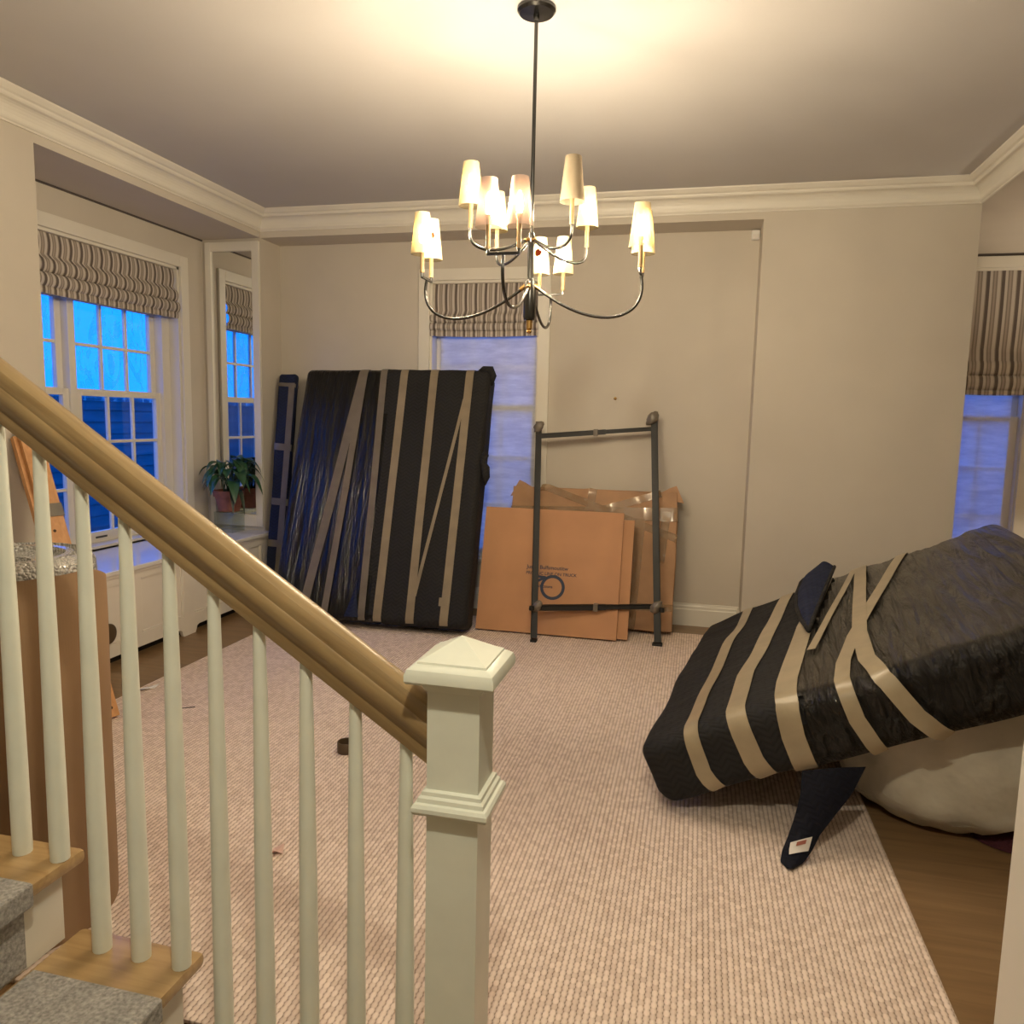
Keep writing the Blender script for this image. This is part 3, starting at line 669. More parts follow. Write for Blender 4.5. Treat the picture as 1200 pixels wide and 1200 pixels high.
# ================================================================= CHANDELIER
def chandelier():
    cx, cy = -.69, 3.10
    t = thing('chandelier', 'two-tier metal chandelier with twelve small cream cone shades', 'chandelier', (cx, cy, 1.90))
    m = MB(); m.lathe([(.0,ZC),(.075,ZC),(.075,ZC-.012),(.066,ZC-.022),(.012,ZC-.026),(.010,ZC-.05),(.0,ZC-.05)][::-1], (cx, cy, 0), 28); obj('canopy', m, M['bronze'], t, smooth=True, auto=35)
    m = MB(); m.tube([(cx,cy,ZC-.03),(cx,cy,2.27)], .0075, 12); obj('rod', m, M['bronze'], t, smooth=True, auto=40)
    m = MB()
    m.lathe([(.001,2.29),(.012,2.288),(.016,2.275),(.016,2.245),(.013,2.24),(.013,2.11),(.022,2.10),(.024,2.075),(.026,2.04),(.026,1.96),(.022,1.948),(.001,1.945)][::-1], (cx, cy, 0), 20); obj('column', m, M['bronze'], t, smooth=True, auto=35)
    m = MB(); m.lathe([(.001,1.894),(.008,1.896),(.012,1.903),(.008,1.910),(.013,1.914),(.0135,1.946),(.001,1.946)], (cx, cy, 0), 18); obj('finial', m, M['brass'], t, smooth=True, auto=35)
    def bez(p, n):
        out = []
        for i in range(n+1):
            s = i/n; q = [Vector(x) for x in p]
            while len(q) > 1: q = [q[j].lerp(q[j+1], s) for j in range(len(q)-1)]
            out.append(q[0])
        return out
    def lamp(px, py, zsl, zsh0, zsh1, lit, mt, stick=None):
        m = MB(); m.lathe([(.001,zsl),(.009,zsl),(.0095,zsl+.006),(.0085,zsl+.010),(.0085,zsh0+.028),(.001,zsh0+.028)], (px, py, 0), 12); sl = obj('candle_sleeve', m, M['sleeve'], t, smooth=True, auto=40)
        h = zsh1 - zsh0; m = MB()
        r0, r1 = .0465, .0295
        m.lathe([(r0,zsh0),(r1,zsh1)], (px, py, 0), 36, close=False); sh = obj('lamp_shade', m, mt, t, smooth=True, recalc=False)
        m = MB()
        for k in range(3): m.tube([(px, py, zsh1-.012), (px+r1*.97*cos(2*pi*k/3+.4), py+r1*.97*sin(2*pi*k/3+.4), zsh1-.012)], .001, 5)
        obj('shade_spider', m, M['brass'], sh)
        if lit:
            m = MB(); z0 = zsh0 + .028
            m.lathe([(.001,z0),(.0125,z0),(.0125,z0+.016),(.009,z0+.018),(.001,z0+.018)], (px, py, 0), 14); obj('bulb_socket', m, M['brass'], sh, smooth=True, auto=40)
            m = MB(); m.lathe([(.001,z0+.018),(.007,z0+.019),(.010,z0+.030),(.0105,z0+.045),(.0085,z0+.066),(.004,z0+.084),(.001,z0+.090)], (px, py, 0), 10); obj('bulb', m, M['bulb'], sh, smooth=True)
        if stick is not None:
            m = MB(); ca = stick
            def fn(u, v):
                zz_ = zsh0 + h*(.45 + .22*v); e = sqrt(max(0, 1 - (2*v-1)**2)); rr = r0 + (r1-r0)*(zz_-zsh0)/h + .0012
                aa = ca + (u-.5)*2*.42*e; return (px + rr*cos(aa), py + rr*sin(aa), zz_)
            m.grid(fn, 8, 8); obj('sticker', m, M['sticker'], sh, smooth=True)
    R, R2, hw = .44, .275, .055
    for k, (dx, dy) in enumerate(((1,0),(0,1),(-1,0),(0,-1))):
        d = Vector((dx, dy, 0)); s = Vector((-dy, dx, 0)); c = Vector((cx, cy, 0)); Z = lambda z: Vector((0,0,z))
        p = [c + d*.012 + Z(2.085), c + d*.10 + Z(2.03), c + d*.22 + Z(1.905), c + d*.47 + Z(1.90), c + d*.455 + Z(2.04), c + d*R + Z(2.112)]
        m = MB(); m.tube(bez(p, 26), .0062, 10); ar = obj('arm', m, M['bronze'], t, smooth=True, auto=60)
        m = MB(); m.tube([c + d*.008 + Z(2.090), c + d*.040 + Z(2.069)], .0095, 10); obj('arm_ferrule', m, M['brass'], ar, smooth=True, auto=50)
        m = MB(); m.tube([c + d*R - s*(hw+.004) + Z(2.118), c + d*R + s*(hw+.004) + Z(2.118)], .0066, 4, sq=True)
        for sg in (-1, 1): m.tube([c + d*R + s*(hw*sg) + Z(2.118), c + d*R + s*(hw*sg) + Z(2.136)], .006, 8)
        obj('cross_bar', m, M['bronze'], t)
        for sg in (-1, 1):
            q = c + d*R + s*(hw*sg); st = None
            if k == 2 and sg == -1: st = -pi/2 + .25
            if k == 1 and sg == 1: st = -pi/2
            lamp(q.x, q.y, 2.134, 2.206, 2.369, True, M['shade_pink'] if k == 3 else M['shade'], st)
    for k, (dx, dy) in enumerate(((-1,-1),(1,-1),(1,1),(-1,1))):
        d = Vector((dx, dy, 0)).normalized(); c = Vector((cx, cy, 0)); Z = lambda z: Vector((0,0,z))
        p = [c + d*.010 + Z(2.262), c + d*.08 + Z(2.235), c + d*.14 + Z(2.175), c + d*.30 + Z(2.175), c + d*R2 + Z(2.225), c + d*R2 + Z(2.272)]
        m = MB(); m.tube(bez(p, 22), .0058, 10); ar = obj('arm', m, M['bronze'], t, smooth=True, auto=60)
        m = MB(); m.tube([c + d*.006 + Z(2.264), c + d*.028 + Z(2.256)], .0088, 10); obj('arm_ferrule', m, M['brass'], ar, smooth=True, auto=50)
        q = c + d*R2; lamp(q.x, q.y, 2.268, 2.347, 2.507, k != 1, M['shade'] if k != 1 else M['shade_unlit'])
chandelier()

# hall ceiling lamp above the foot of the stairs
t = thing('ceiling_lamp', 'round open ceiling lamp above the foot of the stairs', 'lamp', (-.05, .20, ZC-.16))
m = MB(); m.lathe([(.001,ZC),(.13,ZC),(.13,ZC-.02),(.11,ZC-.026),(.001,ZC-.026)][::-1], (-.05, .20, 0), 28); obj('base', m, M['brass'], t, smooth=True, auto=35)
m = MB(); m.lathe([(.001,ZC-.02),(.016,ZC-.02),(.016,ZC-.08),(.001,ZC-.08)][::-1], (-.05, .20, 0), 18); obj('socket', m, M['brass'], t, smooth=True, auto=35)
m = MB(); m.lathe([(.128,ZC-.02),(.128,ZC-.06)], (-.05, .20, 0), 36, close=False); obj('ring', m, M['brass'], t, smooth=True, recalc=False)
l = bpy.data.lights.new('hall_light', 'POINT'); l.energy = HALL_W; l.color = (1, .92, .70); l.shadow_soft_size = .045
lo = bpy.data.objects.new('hall_light', l); col.objects.link(lo); lo.parent = t; lo.location = (0, 0, .02)

# floor lamp standing in the bay, round the corner of the pier
t = thing('floor_lamp', 'floor lamp standing in the bay round the corner of the pier', 'lamp', (3.3, 6.2, 0))
m = MB(); m.lathe([(.001,0),(.14,0),(.14,.015),(.03,.03),(.001,.03)], (3.3, 6.2, 0), 28); obj('base', m, M['bronze'], t, smooth=True, auto=35)
m = MB(); m.tube([(3.3,6.2,.02),(3.3,6.2,1.55)], .011, 12); obj('pole', m, M['bronze'], t, smooth=True, auto=40)
m = MB(); m.lathe([(.19,1.45),(.14,1.70)], (3.3, 6.2, 0), 36, close=False); obj('lamp_shade', m, M['shade_unlit'], t, smooth=True, recalc=False)
m = MB(); m.lathe([(.001,1.55),(.02,1.555),(.03,1.60),(.02,1.64),(.001,1.65)], (3.3, 6.2, 0), 14)
mb_, N_, L_, b_ = new_mat('bay_bulb'); set_in(b_, Emission_Strength=BAY_L); b_.inputs['Emission Color'].default_value = (1, .84, .62, 1); obj('bulb', m, mb_, t, smooth=True)

# ================================================================= BLACK MATTRESS LEANING ON THE BACK WALL
def lean_matrix(bl, br, lean):
    """origin at bottom-left-front corner; local x right, y back (thickness), z up the face; leaning back by lean"""
    bl, br = Vector(bl), Vector(br); x = (br - bl).normalized(); up = Vector((0,0,1)); yb_ = up.cross(x).normalized()
    z = up*cos(lean) + yb_*sin(lean); y = yb_*cos(lean) - up*sin(lean)
    return Matrix(((x.x,y.x,z.x,bl.x),(x.y,y.y,z.y,bl.y),(x.z,y.z,z.z,bl.z),(0,0,0,1)))
WD, TH, HT = 1.478, .215, 1.935; LEAN = radians(19.5)
z0 = TH*sin(LEAN) + .016
bl = Vector((-3.005, 4.955, z0)); br = Vector((-1.532, 5.030, z0))
Mx = lean_matrix(bl, br, LEAN)
t = thing('wrapped_mattress', 'tall mattress in black quilt and shiny film leaning on the back window', 'mattress', M=Mx)
half = (WD/2, TH/2, HT/2); ctr = Vector(half); RAD = .045
def dispL(s, n):
    e = .007*mnoise.noise(Vector((s.x*2.2, s.y*3, s.z*1.6))) + .004*mnoise.noise(Vector((s.x*11, s.y*9, s.z*2.5 + 7)))
    return e
def local_obj(name, mb, mt, parent, ctr_, smooth=True, auto=None):
    mb.v = [tuple(Vector(p) + ctr_) for p in mb.v]; return obj(name, mb, mt, parent, smooth=smooth, local=True, auto=(40 if auto is None else auto), recalc=False)
local_obj('quilt', slab(half, RAD, .05, dispL), M['quilt'], t, ctr)
edge_x = lambda z: -.02 - .05*z + .02*sin(z*4)
local_obj('stretch_film', slab(half, RAD, .035, dispL, keep=lambda c: c.x < edge_x(c.z), off=.004), M['film_v'], t, ctr)
local_obj('quilt_overlap', slab(half, RAD, .035, dispL, keep=lambda c: c.x > edge_x(c.z) + .06*(c.z < -.4)*((-.4-c.z)/.5) and c.y < .09, off=.010), M['quilt'], t, ctr)
fy = -TH/2
def tape_front(x_top, x_bot, wid=.05, z_top=HT/2, z_bot=-HT/2, mt='tape', off=.013, over=True):
    path = [(x_bot, fy, z_bot), (x_top, fy, z_top)] + ([(x_top, TH/2*.9, z_top)] if over else [])
    local_obj('tape_strip', ribbon(path, half, RAD, wid, dispL, off=off), M[mt], t, ctr)
# fractions across the face read off the photograph (top, bottom)
tape_front(-.253, -.492, .066, mt='tape_grey', off=.006)
tape_front(-.243, -.321, .05, mt='tape_grey', off=.0075)
tape_front(-.088, -.03, .052, mt='tape_grey'); tape_front(.077, .089, .06, mt='tape_mid'); tape_front(.315, .331, .06, mt='tape_mid'); tape_front(.594, .581, .06, mt='tape_mid')
local_obj('tape_strip', ribbon([(.352, fy, -HT/2 + .20), (.572, fy, HT/2 - .24)], half, RAD, .024, dispL, off=.0155), M['tape_mid'], t, ctr)
local_obj('tape_strip', ribbon([(.535, fy, -HT/2 + .17), (.60, fy, -HT/2 + .17)], half, RAD, .06, dispL, off=.016), M['tape_mid'], t, ctr)
# rolled corner and torn cloth tie on the right-hand edge
def blob_chain(pts, rad, n=12): return MB().tube(pts, rad, n)
m = blob_chain([(WD-.10, .05, HT+.0), (WD-.05, .03, HT+.012), (WD+.0, .03, HT+.012), (WD+.02, .04, HT-.03), (WD+.012, .06, HT-.10)], [.012, .032, .036, .03, .010]); obj('rolled_corner', m, M['quilt'], t, smooth=True, local=True)
m = blob_chain([(WD-.02, .06, 1.30), (WD+.02, .03, 1.27), (WD+.01, .02, 1.22), (WD+.03, .03, 1.18), (WD+.04, .04, 1.11), (WD+.035, .05, 1.05)], [.015, .03, .022, .034, .03, .006]); obj('cloth_tie', m, M['quilt'], t, smooth=True, local=True)
m = MB()
def flapfn(u, v):
    zz_ = .02 + .26*v; w_ = .11*(1-v)**1.3; return (.62 + .03*v + w_*(u-.35), -.022 - .010*sin(pi*u), zz_)
m.grid(flapfn, 6, 10); obj('navy_hem', m, M['navy'], t, smooth=True, local=True)

# ---------------------------------------------------------------- navy bundle in the corner
ln = radians(12.5); H2 = 1.90; T2 = .07
z0 = T2*sin(ln) + .004
Mx2 = lean_matrix((-3.325, 5.400, z0), (-3.207, 5.415, z0), ln) @ Matrix.Rotation(radians(-.3), 4, 'Y')
Mx2 = Matrix.Translation((0,0,.008)) @ Mx2
t = thing('wrapped_board', 'narrow navy quilt-wrapped bundle taped crosswise, leaning in the corner', 'bundle', M=Mx2)
half2 = (.075, T2/2, H2/2); c2 = Vector((.06, T2/2, H2/2))
d2 = lambda s, n: .006*mnoise.noise(Vector((s.x*8, s.y*8, s.z*3)))
local_obj('quilt', slab(half2, .025, .04, d2), M['navy'], t, c2)
local_obj('tape_strip', ribbon([(.035, -T2/2, -H2/2+.02), (.045, -T2/2, H2/2-.08)], half2, .025, .05, d2, off=.005), M['tape_grey'], t, c2)
for zc in (.86, .34, -.11, -.45, -.74):
    w_ = .055 if zc < .8 else .03
    local_obj('tape_strip', ribbon([(-.075, T2/2*.6, zc), (-.075, -T2/2, zc), (.075, -T2/2, zc-.01), (.075, T2/2*.6, zc-.01)], half2, .025, w_, d2, off=.0035), M['tape_grey'], t, c2)

# ================================================================= CARTONS
ln = radians(16.0); W1, H1, T1 = 1.055, .905, .022
Mb = lean_matrix((-1.520, 5.262, .026), (-.487, 5.262, .026), ln)
t = thing('flat_carton', 'flat brown carton printed with a blue ring logo leaning in front', 'carton', M=Mb)
def flat_panel(x0, x1, y0, y1, z0_, z1_, warp=.006, skew=0.0):
    mb = MB(); nu, nv = 14, 10
    f = lambda y: (lambda u, v: (x0 + (x1-x0)*u + skew*v, y + warp*sin(pi*u)*sin(pi*v) , z0_ + (z1_-z0_)*v))
    mb.grid(f(y0), nu, nv); mb.grid(f(y1), nu, nv); k = (nu+1)*(nv+1)
    for i in range(nu): a = i*(nv+1); b = a+nv+1; mb.f.append((a, b, b+k, a+k)); mb.m.append(1); a += nv; b += nv; mb.f.append((a, b, b+k, a+k)); mb.m.append(1)
    for j in range(nv): a = j; mb.f.append((a, a+1, a+1+k, a+k)); mb.m.append(1); a += nu*(nv+1); mb.f.append((a, a+1, a+1+k, a+k)); mb.m.append(1)
    return mb
obj('front_layer', flat_panel(0, W1-.03, 0, T1, 0, H1, skew=.0), [M['card'], M['card_edge']], t, local=True, smooth=True, auto=30)
obj('back_layer', flat_panel(.03, W1+.045, T1+.003, T1*2+.003, .012, H1-.045, warp=.003), [M['card'], M['card_edge']], t, local=True, smooth=True, auto=30)
m = MB(); m.box(W1*.70, W1*.74, -.0012, 0, .01, H1-.01); 
def text_mesh(s, size, M_):
    c = bpy.data.curves.new('txt', 'FONT'); c.body = s; c.size = size; c.extrude = .0004; c.offset = size*.012
    o = bpy.data.objects.new('txt', c); col.objects.link(o)
    dg = bpy.context.evaluated_depsgraph_get(); me = bpy.data.meshes.new_from_object(o.evaluated_get(dg))
    mb = MB(); mb.add([M_ @ v.co for v in me.vertices], [list(p.vertices) for p in me.polygons])
    bpy.data.objects.remove(o); bpy.data.curves.remove(c); bpy.data.meshes.remove(me); return mb
Rx = Matrix.Rotation(pi/2, 4, 'X')
def warp_front(mb, x_=None):
    mb.v = [(p[0], p[1] + .006*sin(pi*min(1, max(0, p[0]/(W1-.03))))*sin(pi*p[2]/H1) - .0016, p[2]) for p in mb.v]; return mb
tx = text_mesh('Just a Bulfsmoutitw', .039, Matrix.Translation((.345, 0, .466)) @ Rx); obj('printed_text', warp_front(tx), M['ink'], t, local=True, recalc=False)
tx = text_mesh('PRODUC LINE ON TRUCK', .0315, Matrix.Translation((.342, 0, .424)) @ Rx); obj('printed_text', warp_front(tx), M['ink'], t, local=True, recalc=False)
tx = text_mesh('collections', .030, Matrix.Translation((.415, 0, .332)) @ Rx); obj('printed_text', warp_front(tx), M['ink'], t, local=True, recalc=False)
m = MB(); vs_ = []; nn = 40; cxr, czr = .545, .338
for k in range(nn):
    a = 2*pi*k/nn
    for r_ in (.068, .090): vs_.append((cxr + r_*cos(a), 0, czr + r_*sin(a)))
m.add(vs_, [(2*k, 2*k+1, (2*k+3) % (2*nn), (2*k+2) % (2*nn)) for k in range(nn)])
m.add([(.400,0,.422),(.492,0,.416),(.492,0,.398),(.400,0,.404)], [(0,1,2,3)])                       # arrow: shaft of the mark
m.add([(.474,0,.412),(.498,0,.402),(.424,0,.362),(.412,0,.376)], [(0,1,2,3)])
obj('printed_logo', warp_front(m), M['ink'], t, local=True, recalc=False)

# big taped carton behind it
ln = radians(11); W2, H2b, T2b = 1.275, 1.05, .165
Mb = lean_matrix((-1.385, 5.500, .036), (-.112, 5.515, .036), ln)
t = thing('taped_carton', 'large crumpled carton bound with clear tape behind the metal frame', 'carton', M=Mb)
half3 = (W2/2, T2b/2, H2b/2); c3 = Vector(half3)
def d3(s, n):
    top = max(0, s.z/half3[2] - .55)
    return -.012 + .010*mnoise.noise(Vector((s.x*5, s.y*6, s.z*4))) + .03*top*mnoise.noise(Vector((s.x*9, s.y*5, s.z*13))) - .025*top
local_obj('carton_body', slab(half3, .022, .04, d3), M['card2'], t, c3)
f3 = -T2b/2
for path, w_ in (([(-W2/2, f3, .30), (W2/2, f3, .34), (W2/2, T2b/2, .34)], .10), ([(-.40, f3, .52), (-.05, f3, .40), (.40, f3, .24), (W2/2, f3, .16)], .055), ([(-W2/2, f3, .24), (.1, f3, .36), (.50, f3, .49)], .055),
                 ([(.32, f3, -H2b/2), (.36, f3, .30)], .075), ([(W2/2-.09, f3, .36), (W2/2-.12, f3, -.02)], .06), ([(-.1, f3, -.36), (W2/2, f3, -.34), (W2/2, T2b/2, -.34)], .05), ([(.0, f3, H2b/2), (-.02, f3, .30)], .06)):
    local_obj('clear_tape_strip', ribbon(path, half3, .022, w_, d3, off=.003 + .0012*random.random()), M['clear_tape'], t, c3)
for x0 in (-W2/2 + .05, W2/2 - .02):      # torn flaps standing up at the corners
    m = MB(); sg = 1 if x0 < 0 else -1
    pts = [(x0 - .05*sg, .03, H2b - .10), (x0 + .01*sg, .05, H2b + .030), (x0 + .06*sg, .05, H2b + .010), (x0 + .16*sg, .04, H2b - .05)]
    m.v = [(p[0] + half3[0], p[1], p[2]) for p in pts] + [(p[0] + half3[0], p[1] + .006, p[2]) for p in pts]
    m.f = [(0,1,2,3), (7,6,5,4), (0,4,5,1), (1,5,6,2), (2,6,7,3), (3,7,4,0)]; m.m = [0]*6
    obj('carton_flap', m, M['card2'], t, local=True)

# ================================================================= METAL BED FRAME
PL0, PL1 = Vector((-1.074, 5.105, .038)), Vector((-1.212, 5.760, 1.535))
PR0, PR1 = Vector((-.186, 5.275, .038)), Vector((-.308, 5.810, 1.610))
t = thing('bed_frame', 'dark metal bed frame leaning against the taped carton', 'bed frame', PL0.lerp(PR0, .5))
def angle_bar(p, q, w_, side, nrm, th=.006):
    """L-section bar"""
    d = (q-p).normalized(); s = (side - d*side.dot(d)).normalized(); n_ = d.cross(s).normalized()
    if n_.dot(nrm) < 0: n_ = -n_
    mb = MB()
    for (a, b) in ((Vector(s)*w_, n_*th), (Vector(s)*th, n_*w_)):
        v8 = [p, p+a, p+a+b, p+b, q, q+a, q+a+b, q+b]; mb.add(v8, [(0,3,2,1),(4,5,6,7),(0,1,5,4),(1,2,6,5),(2,3,7,6),(3,0,4,7)])
    return mb
Xd, Yd = Vector((1,0,0)), Vector((0,1,0))
obj('side_rail', angle_bar(PL0, PL1, .046, Xd, Yd), M['steel'], t)
obj('side_rail', angle_bar(PR0, PR1, .048, -Xd, Yd), M['steel'], t)
def onL(z): return PL0.lerp(PL1, z/PL1.z)
def onR(z): return PR0.lerp(PR1, z/PR1.z)
for zl, zr in ((1.440, 1.520), (.212, .252)):
    a, b = onL(zl), onR(zr); mid = a.lerp(b, .5)
    obj('cross_bar', angle_bar(a + Vector((0,-.004,0)), a.lerp(b, .58) + Vector((0,-.004,0)), .038, Vector((0,0,-1)), Yd), M['steel'], t)
    obj('cross_bar', angle_bar(a.lerp(b, .48) + Vector((0,.004,-.003)), b + Vector((0,.004,-.003)), .031, Vector((0,0,-1)), Yd), M['steel'], t)
    m = MB(); q = a.lerp(b, .5); m.box(q.x-.016, q.x+.016, q.y-.010, q.y+.04, q.z-.045, q.z+.006, .003); obj('tape_wrap', m, M['tape_grey'], t)
def tape_knot(p, s):
    m = MB(); bm = bmesh.new(); bmesh.ops.create_icosphere(bm, subdivisions=3, radius=1)
    for v in bm.verts:
        k = 1 + .28*mnoise.noise(v.co*2.1 + Vector(p)*9); v.co = Vector((v.co.x*.034*s*k, v.co.y*.03*s*k, v.co.z*.050*s*k))
        v.co = Matrix.Rotation(.6, 3, 'Y') @ v.co + Vector(p)
    m.bm(bm); obj('tape_wrap', m, M['tape_grey'], t, smooth=True)
tape_knot(onL(1.495) + Vector((.028, -.012, 0)), .95); tape_knot(onR(1.575) + Vector((-.035, -.012, 0)), 1.15)
tape_knot(onL(.215) + Vector((.045, -.012, .0)), .9); tape_knot(onR(.235) + Vector((-.03, -.012, 0)), 1.0)
for P_, sg in ((PL0, 1), (PR0, -1)):
    m = MB(); m.box(P_.x + (.0 if sg > 0 else -.06), P_.x + (.045 if sg > 0 else .01), P_.y-.02, P_.y+.03, .0125, .030, .004); obj('foot_plate', m, M['steel'], t)
for (zl, f) in ((.28, onL), (.30, onR)):
    q = f(zl - .09); m = MB(); m.lathe([(.001,0),(.018,0),(.020,.01),(.016,.03),(.001,.032)], n=14); m.xf(Matrix.Translation(q + Vector((.01, -.035, 0)))); obj('caster_socket', m, M['steel'], t, smooth=True, auto=40)

# ================================================================= TILTED MATTRESS ON THE RIGHT
phi, yaw = .4517, -.1422
cyw, syw = cos(yaw), sin(yaw)
Wv = Vector((cyw*cos(phi), syw*cos(phi), sin(phi))); Lv = Vector((-syw, cyw, .006)); Lv = (Lv - Wv*Lv.dot(Wv)).normalized(); Nv = Wv.cross(Lv)
P0 = Vector((-.083, 2.934, .016))
Mr = Matrix(((Wv.x,Lv.x,Nv.x,P0.x),(Wv.y,Lv.y,Nv.y,P0.y),(Wv.z,Lv.z,Nv.z,P0.z),(0,0,0,1)))
WR, LR, TR = 1.76, 2.03, .285
t = thing('tilted_mattress', 'thick mattress in black quilt and wrinkled film tilted up on the carpet', 'mattress', M=Mr)
halfR = (WR/2, LR/2, TR/2); cR = Vector(halfR); RADR = .075
def dR(s, n):
    u = s.x + WR/2; left = max(0, 1 - u/.75)
    e = .015*mnoise.noise(Vector((s.x*2.6, s.y*1.5, s.z*3))) + .020*left*mnoise.noise(Vector((s.x*5, s.y*2.6, s.z*6))) - .006
    if n.z < -.3: e = min(e, 0) - .004
    if s.x < -WR/2 + .1: e = min(e, .002)
    return e
def SEAM(c):
    u, y, z = c.x + WR/2, c.y + LR/2, c.z + TR/2
    return u - (.68 + .125*max(0, y - .6) if y > .03 else .609 + .077*z/TR)
local_obj('quilt', slab(halfR, RADR, .045, dR), M['quilt'], t, cR)
def dRf(s, n):
    w_ = .012*mnoise.noise(Vector((s.x*15 + s.y*2, s.y*1.1, s.z*9))) + .006*mnoise.noise(Vector((s.x*30 + 2*s.y, s.y*2.2, s.z*14)))
    return dR(s, n) + (max(-.005, w_) if n.z > -.3 else 0)
local_obj('stretch_film', slab(halfR, RADR, .022, dRf, keep=lambda c: SEAM(c) > 0 and c.z > -TR/2 + .001, off=.008), M['film_w'], t, cR)
ty, fyR = TR/2, -LR/2
def tapeR(path, w_, off=.012): local_obj('tape_strip', ribbon(path, halfR, RADR, w_, dR, off=off), M['tape'], t, cR)
x_ = lambda v: v - WR/2
lp = lambda x, y, z: (x - WR/2, y - LR/2, z - TR/2)
def tape_path(tops, fronts, w_, off, tuck=True):
    pth_ = ([lp(tops[0][0], LR, TR*.3), lp(tops[0][0], LR, TR)] if tuck else []) + [lp(x, y, TR) for x, y in tops]
    if fronts: pth_ += [lp(x, 0, z) for x, z in fronts]
    tapeR(pth_, w_, off)
tape_path([(.318, 1.95), (.266, .875), (.25, .06)], [(.246, TR), (.236, .11), (.262, 0)], .060, .006)
tape_path([(.564, 1.98), (.437, .496), (.435, .06)], [(.435, TR), (.435, .11), (.458, 0)], .078, .006)
tape_path([(.80, 1.98), (.684, 1.065), (.632, .22), (.632, .06)], [(.630, TR), (.606, .157), (.600, 0)], .082, .012)
tape_path([(1.005, 1.98), (.965, 1.32), (.926, .60), (.934, .224), (.960, .06)], [(.968, TR), (1.022, .114), (1.09, 0)], .064, .020)
tape_path([(1.235, 1.98), (1.10, 1.43), (.98, .93), (.90, .61), (.848, .27), (.837, .06)], [(.837, TR), (.835, .156), (.865, 0)], .056, .018)
tape_path([(.970, 1.98), (.843, 1.27), (.757, .784), (.722, .56)], [], .036, .018)
# folded-back quilt hem with its navy lining at the far seam
m = MB()
def hem(u, v):
    y = 2.035 - 1.17*u
    lx = [(2.04, .78), (1.90, .675), (1.60, .648), (1.32, .653), (1.05, .680), (.86, .712)]
    for (ya, xa), (yb2, xb) in zip(lx, lx[1:]):
        if yb2 <= y <= ya: xl = xa + (xb - xa)*(ya - y)/(ya - yb2); break
    else: xl = lx[-1][1]
    xr = .712 + (.868 - .712)*(y - .86)/1.17
    z = TR + .016 + .075*(1 - u)**.6*sin(pi*(.15 + .75*v)) + .02*(1-u)
    return (xl + (xr - xl)*v, y, z)
m.grid(hem, 26, 10); obj('quilt_hem', m, M['navy'], t, smooth=True, local=True)
m = MB(); m.tube([hem(u/20, .0) for u in range(21)], .011, 8); m.tube([hem(u/20, 1.0) for u in range(21)], .010, 8); obj('hem_piping', m, M['quilt'], t, smooth=True, local=True)
# navy flap hanging down to the carpet, with a sewn label
pth = [(Vector((.425, 2.846, .300)), Vector((.645, 2.880, .330))), (Vector((.420, 2.815, .22)), Vector((.600, 2.85, .235))), (Vector((.400, 2.79, .14)), Vector((.540, 2.82, .155))), (Vector((.380, 2.765, .085)), Vector((.490, 2.785, .095))), (Vector((.360, 2.735, .045)), Vector((.462, 2.75, .050))), (Vector((.352, 2.700, .022)), Vector((.430, 2.71, .024))), (Vector((.372, 2.668, .0185)), Vector((.392, 2.668, .0185)))]
def flap(u, v):
    i = min(int(v*(len(pth)-1)), len(pth)-2); f = v*(len(pth)-1) - i
    a = pth[i][0].lerp(pth[i+1][0], f); b = pth[i][1].lerp(pth[i+1][1], f); p = a.lerp(b, u)
    return p + Vector((0, -.014*sin(pi*u), .010*sin(pi*u)))
m = MB(); m.grid(flap, 12, 26); m.grid(lambda u, v: flap(u, v) + Vector((0, .005, -.004)), 12, 26); obj('quilt_flap', m, M['navy_dark'], t, smooth=True)
def lab(u, v): 
    p = flap(.16 + .62*u + .10*v, .585 + .155*v - .06*u); return p + Vector((0, -.004, .005))
m = MB(); m.grid(lab, 6, 4); fl = obj('sewn_label', m, M['label_white'], t, smooth=True)
m = MB(); m.grid(lambda u, v: lab(.30 + .45*u, .12 + .30*v) + Vector((0, -.0012, .0015)), 4, 3); obj('label_print', m, M['label_ink'], fl, smooth=True)

# ---------------------------------------------------------------- white bag the mattress rests on
def under_z(x, y):   # underside plane of the mattress
    return P0.z - (Nv.x*(x-P0.x) + Nv.y*(y-P0.y))/Nv.z
bm = bmesh.new(); bmesh.ops.create_icosphere(bm, subdivisions=5, radius=1)
bc, br_ = Vector((1.20, 3.60, .30)), Vector((.58, .62, .52))
for v in bm.verts:
    d = v.co.normalized(); q = Vector([math.copysign(abs(c)**.72, c) for c in d])
    k = 1 + .05*mnoise.noise(d*2.2 + Vector((4,1,2))) + .025*mnoise.noise(d*6)
    p = Vector((bc.x + q.x*br_.x*k, bc.y + q.y*br_.y*k, bc.z + q.z*br_.z*k))
    lim = under_z(p.x, p.y) - .024
    if p.z > lim: p.z = max(.06, lim)
    if p.z < .1: # tuck in towards the floor
        s = 1 - .10*min(1, (.1 - p.z)/.1); p.x = bc.x + (p.x-bc.x)*s; p.y = bc.y + (p.y-bc.y)*s
    fold = .014*mnoise.noise(Vector((p.x*5, p.y*5, p.z*14))) + .008*mnoise.noise(Vector((p.x*13, p.y*9, p.z*22)))
    p.y += fold if p.y < 3.5 else 0
    p.z = max(.0135 + (max(0, min(.13, (p.x - 1.03)*.45)) if p.y < 3.5 else 0), p.z); v.co = p
m = MB(); m.bm(bm)
t = thing('stuffed_bag', 'stuffed white fabric bag propping up the tilted mattress', 'bag', (bc.x, bc.y, 0))
obj('bag_body', m, M['bag'], t, smooth=True)
m = MB(); pts = []
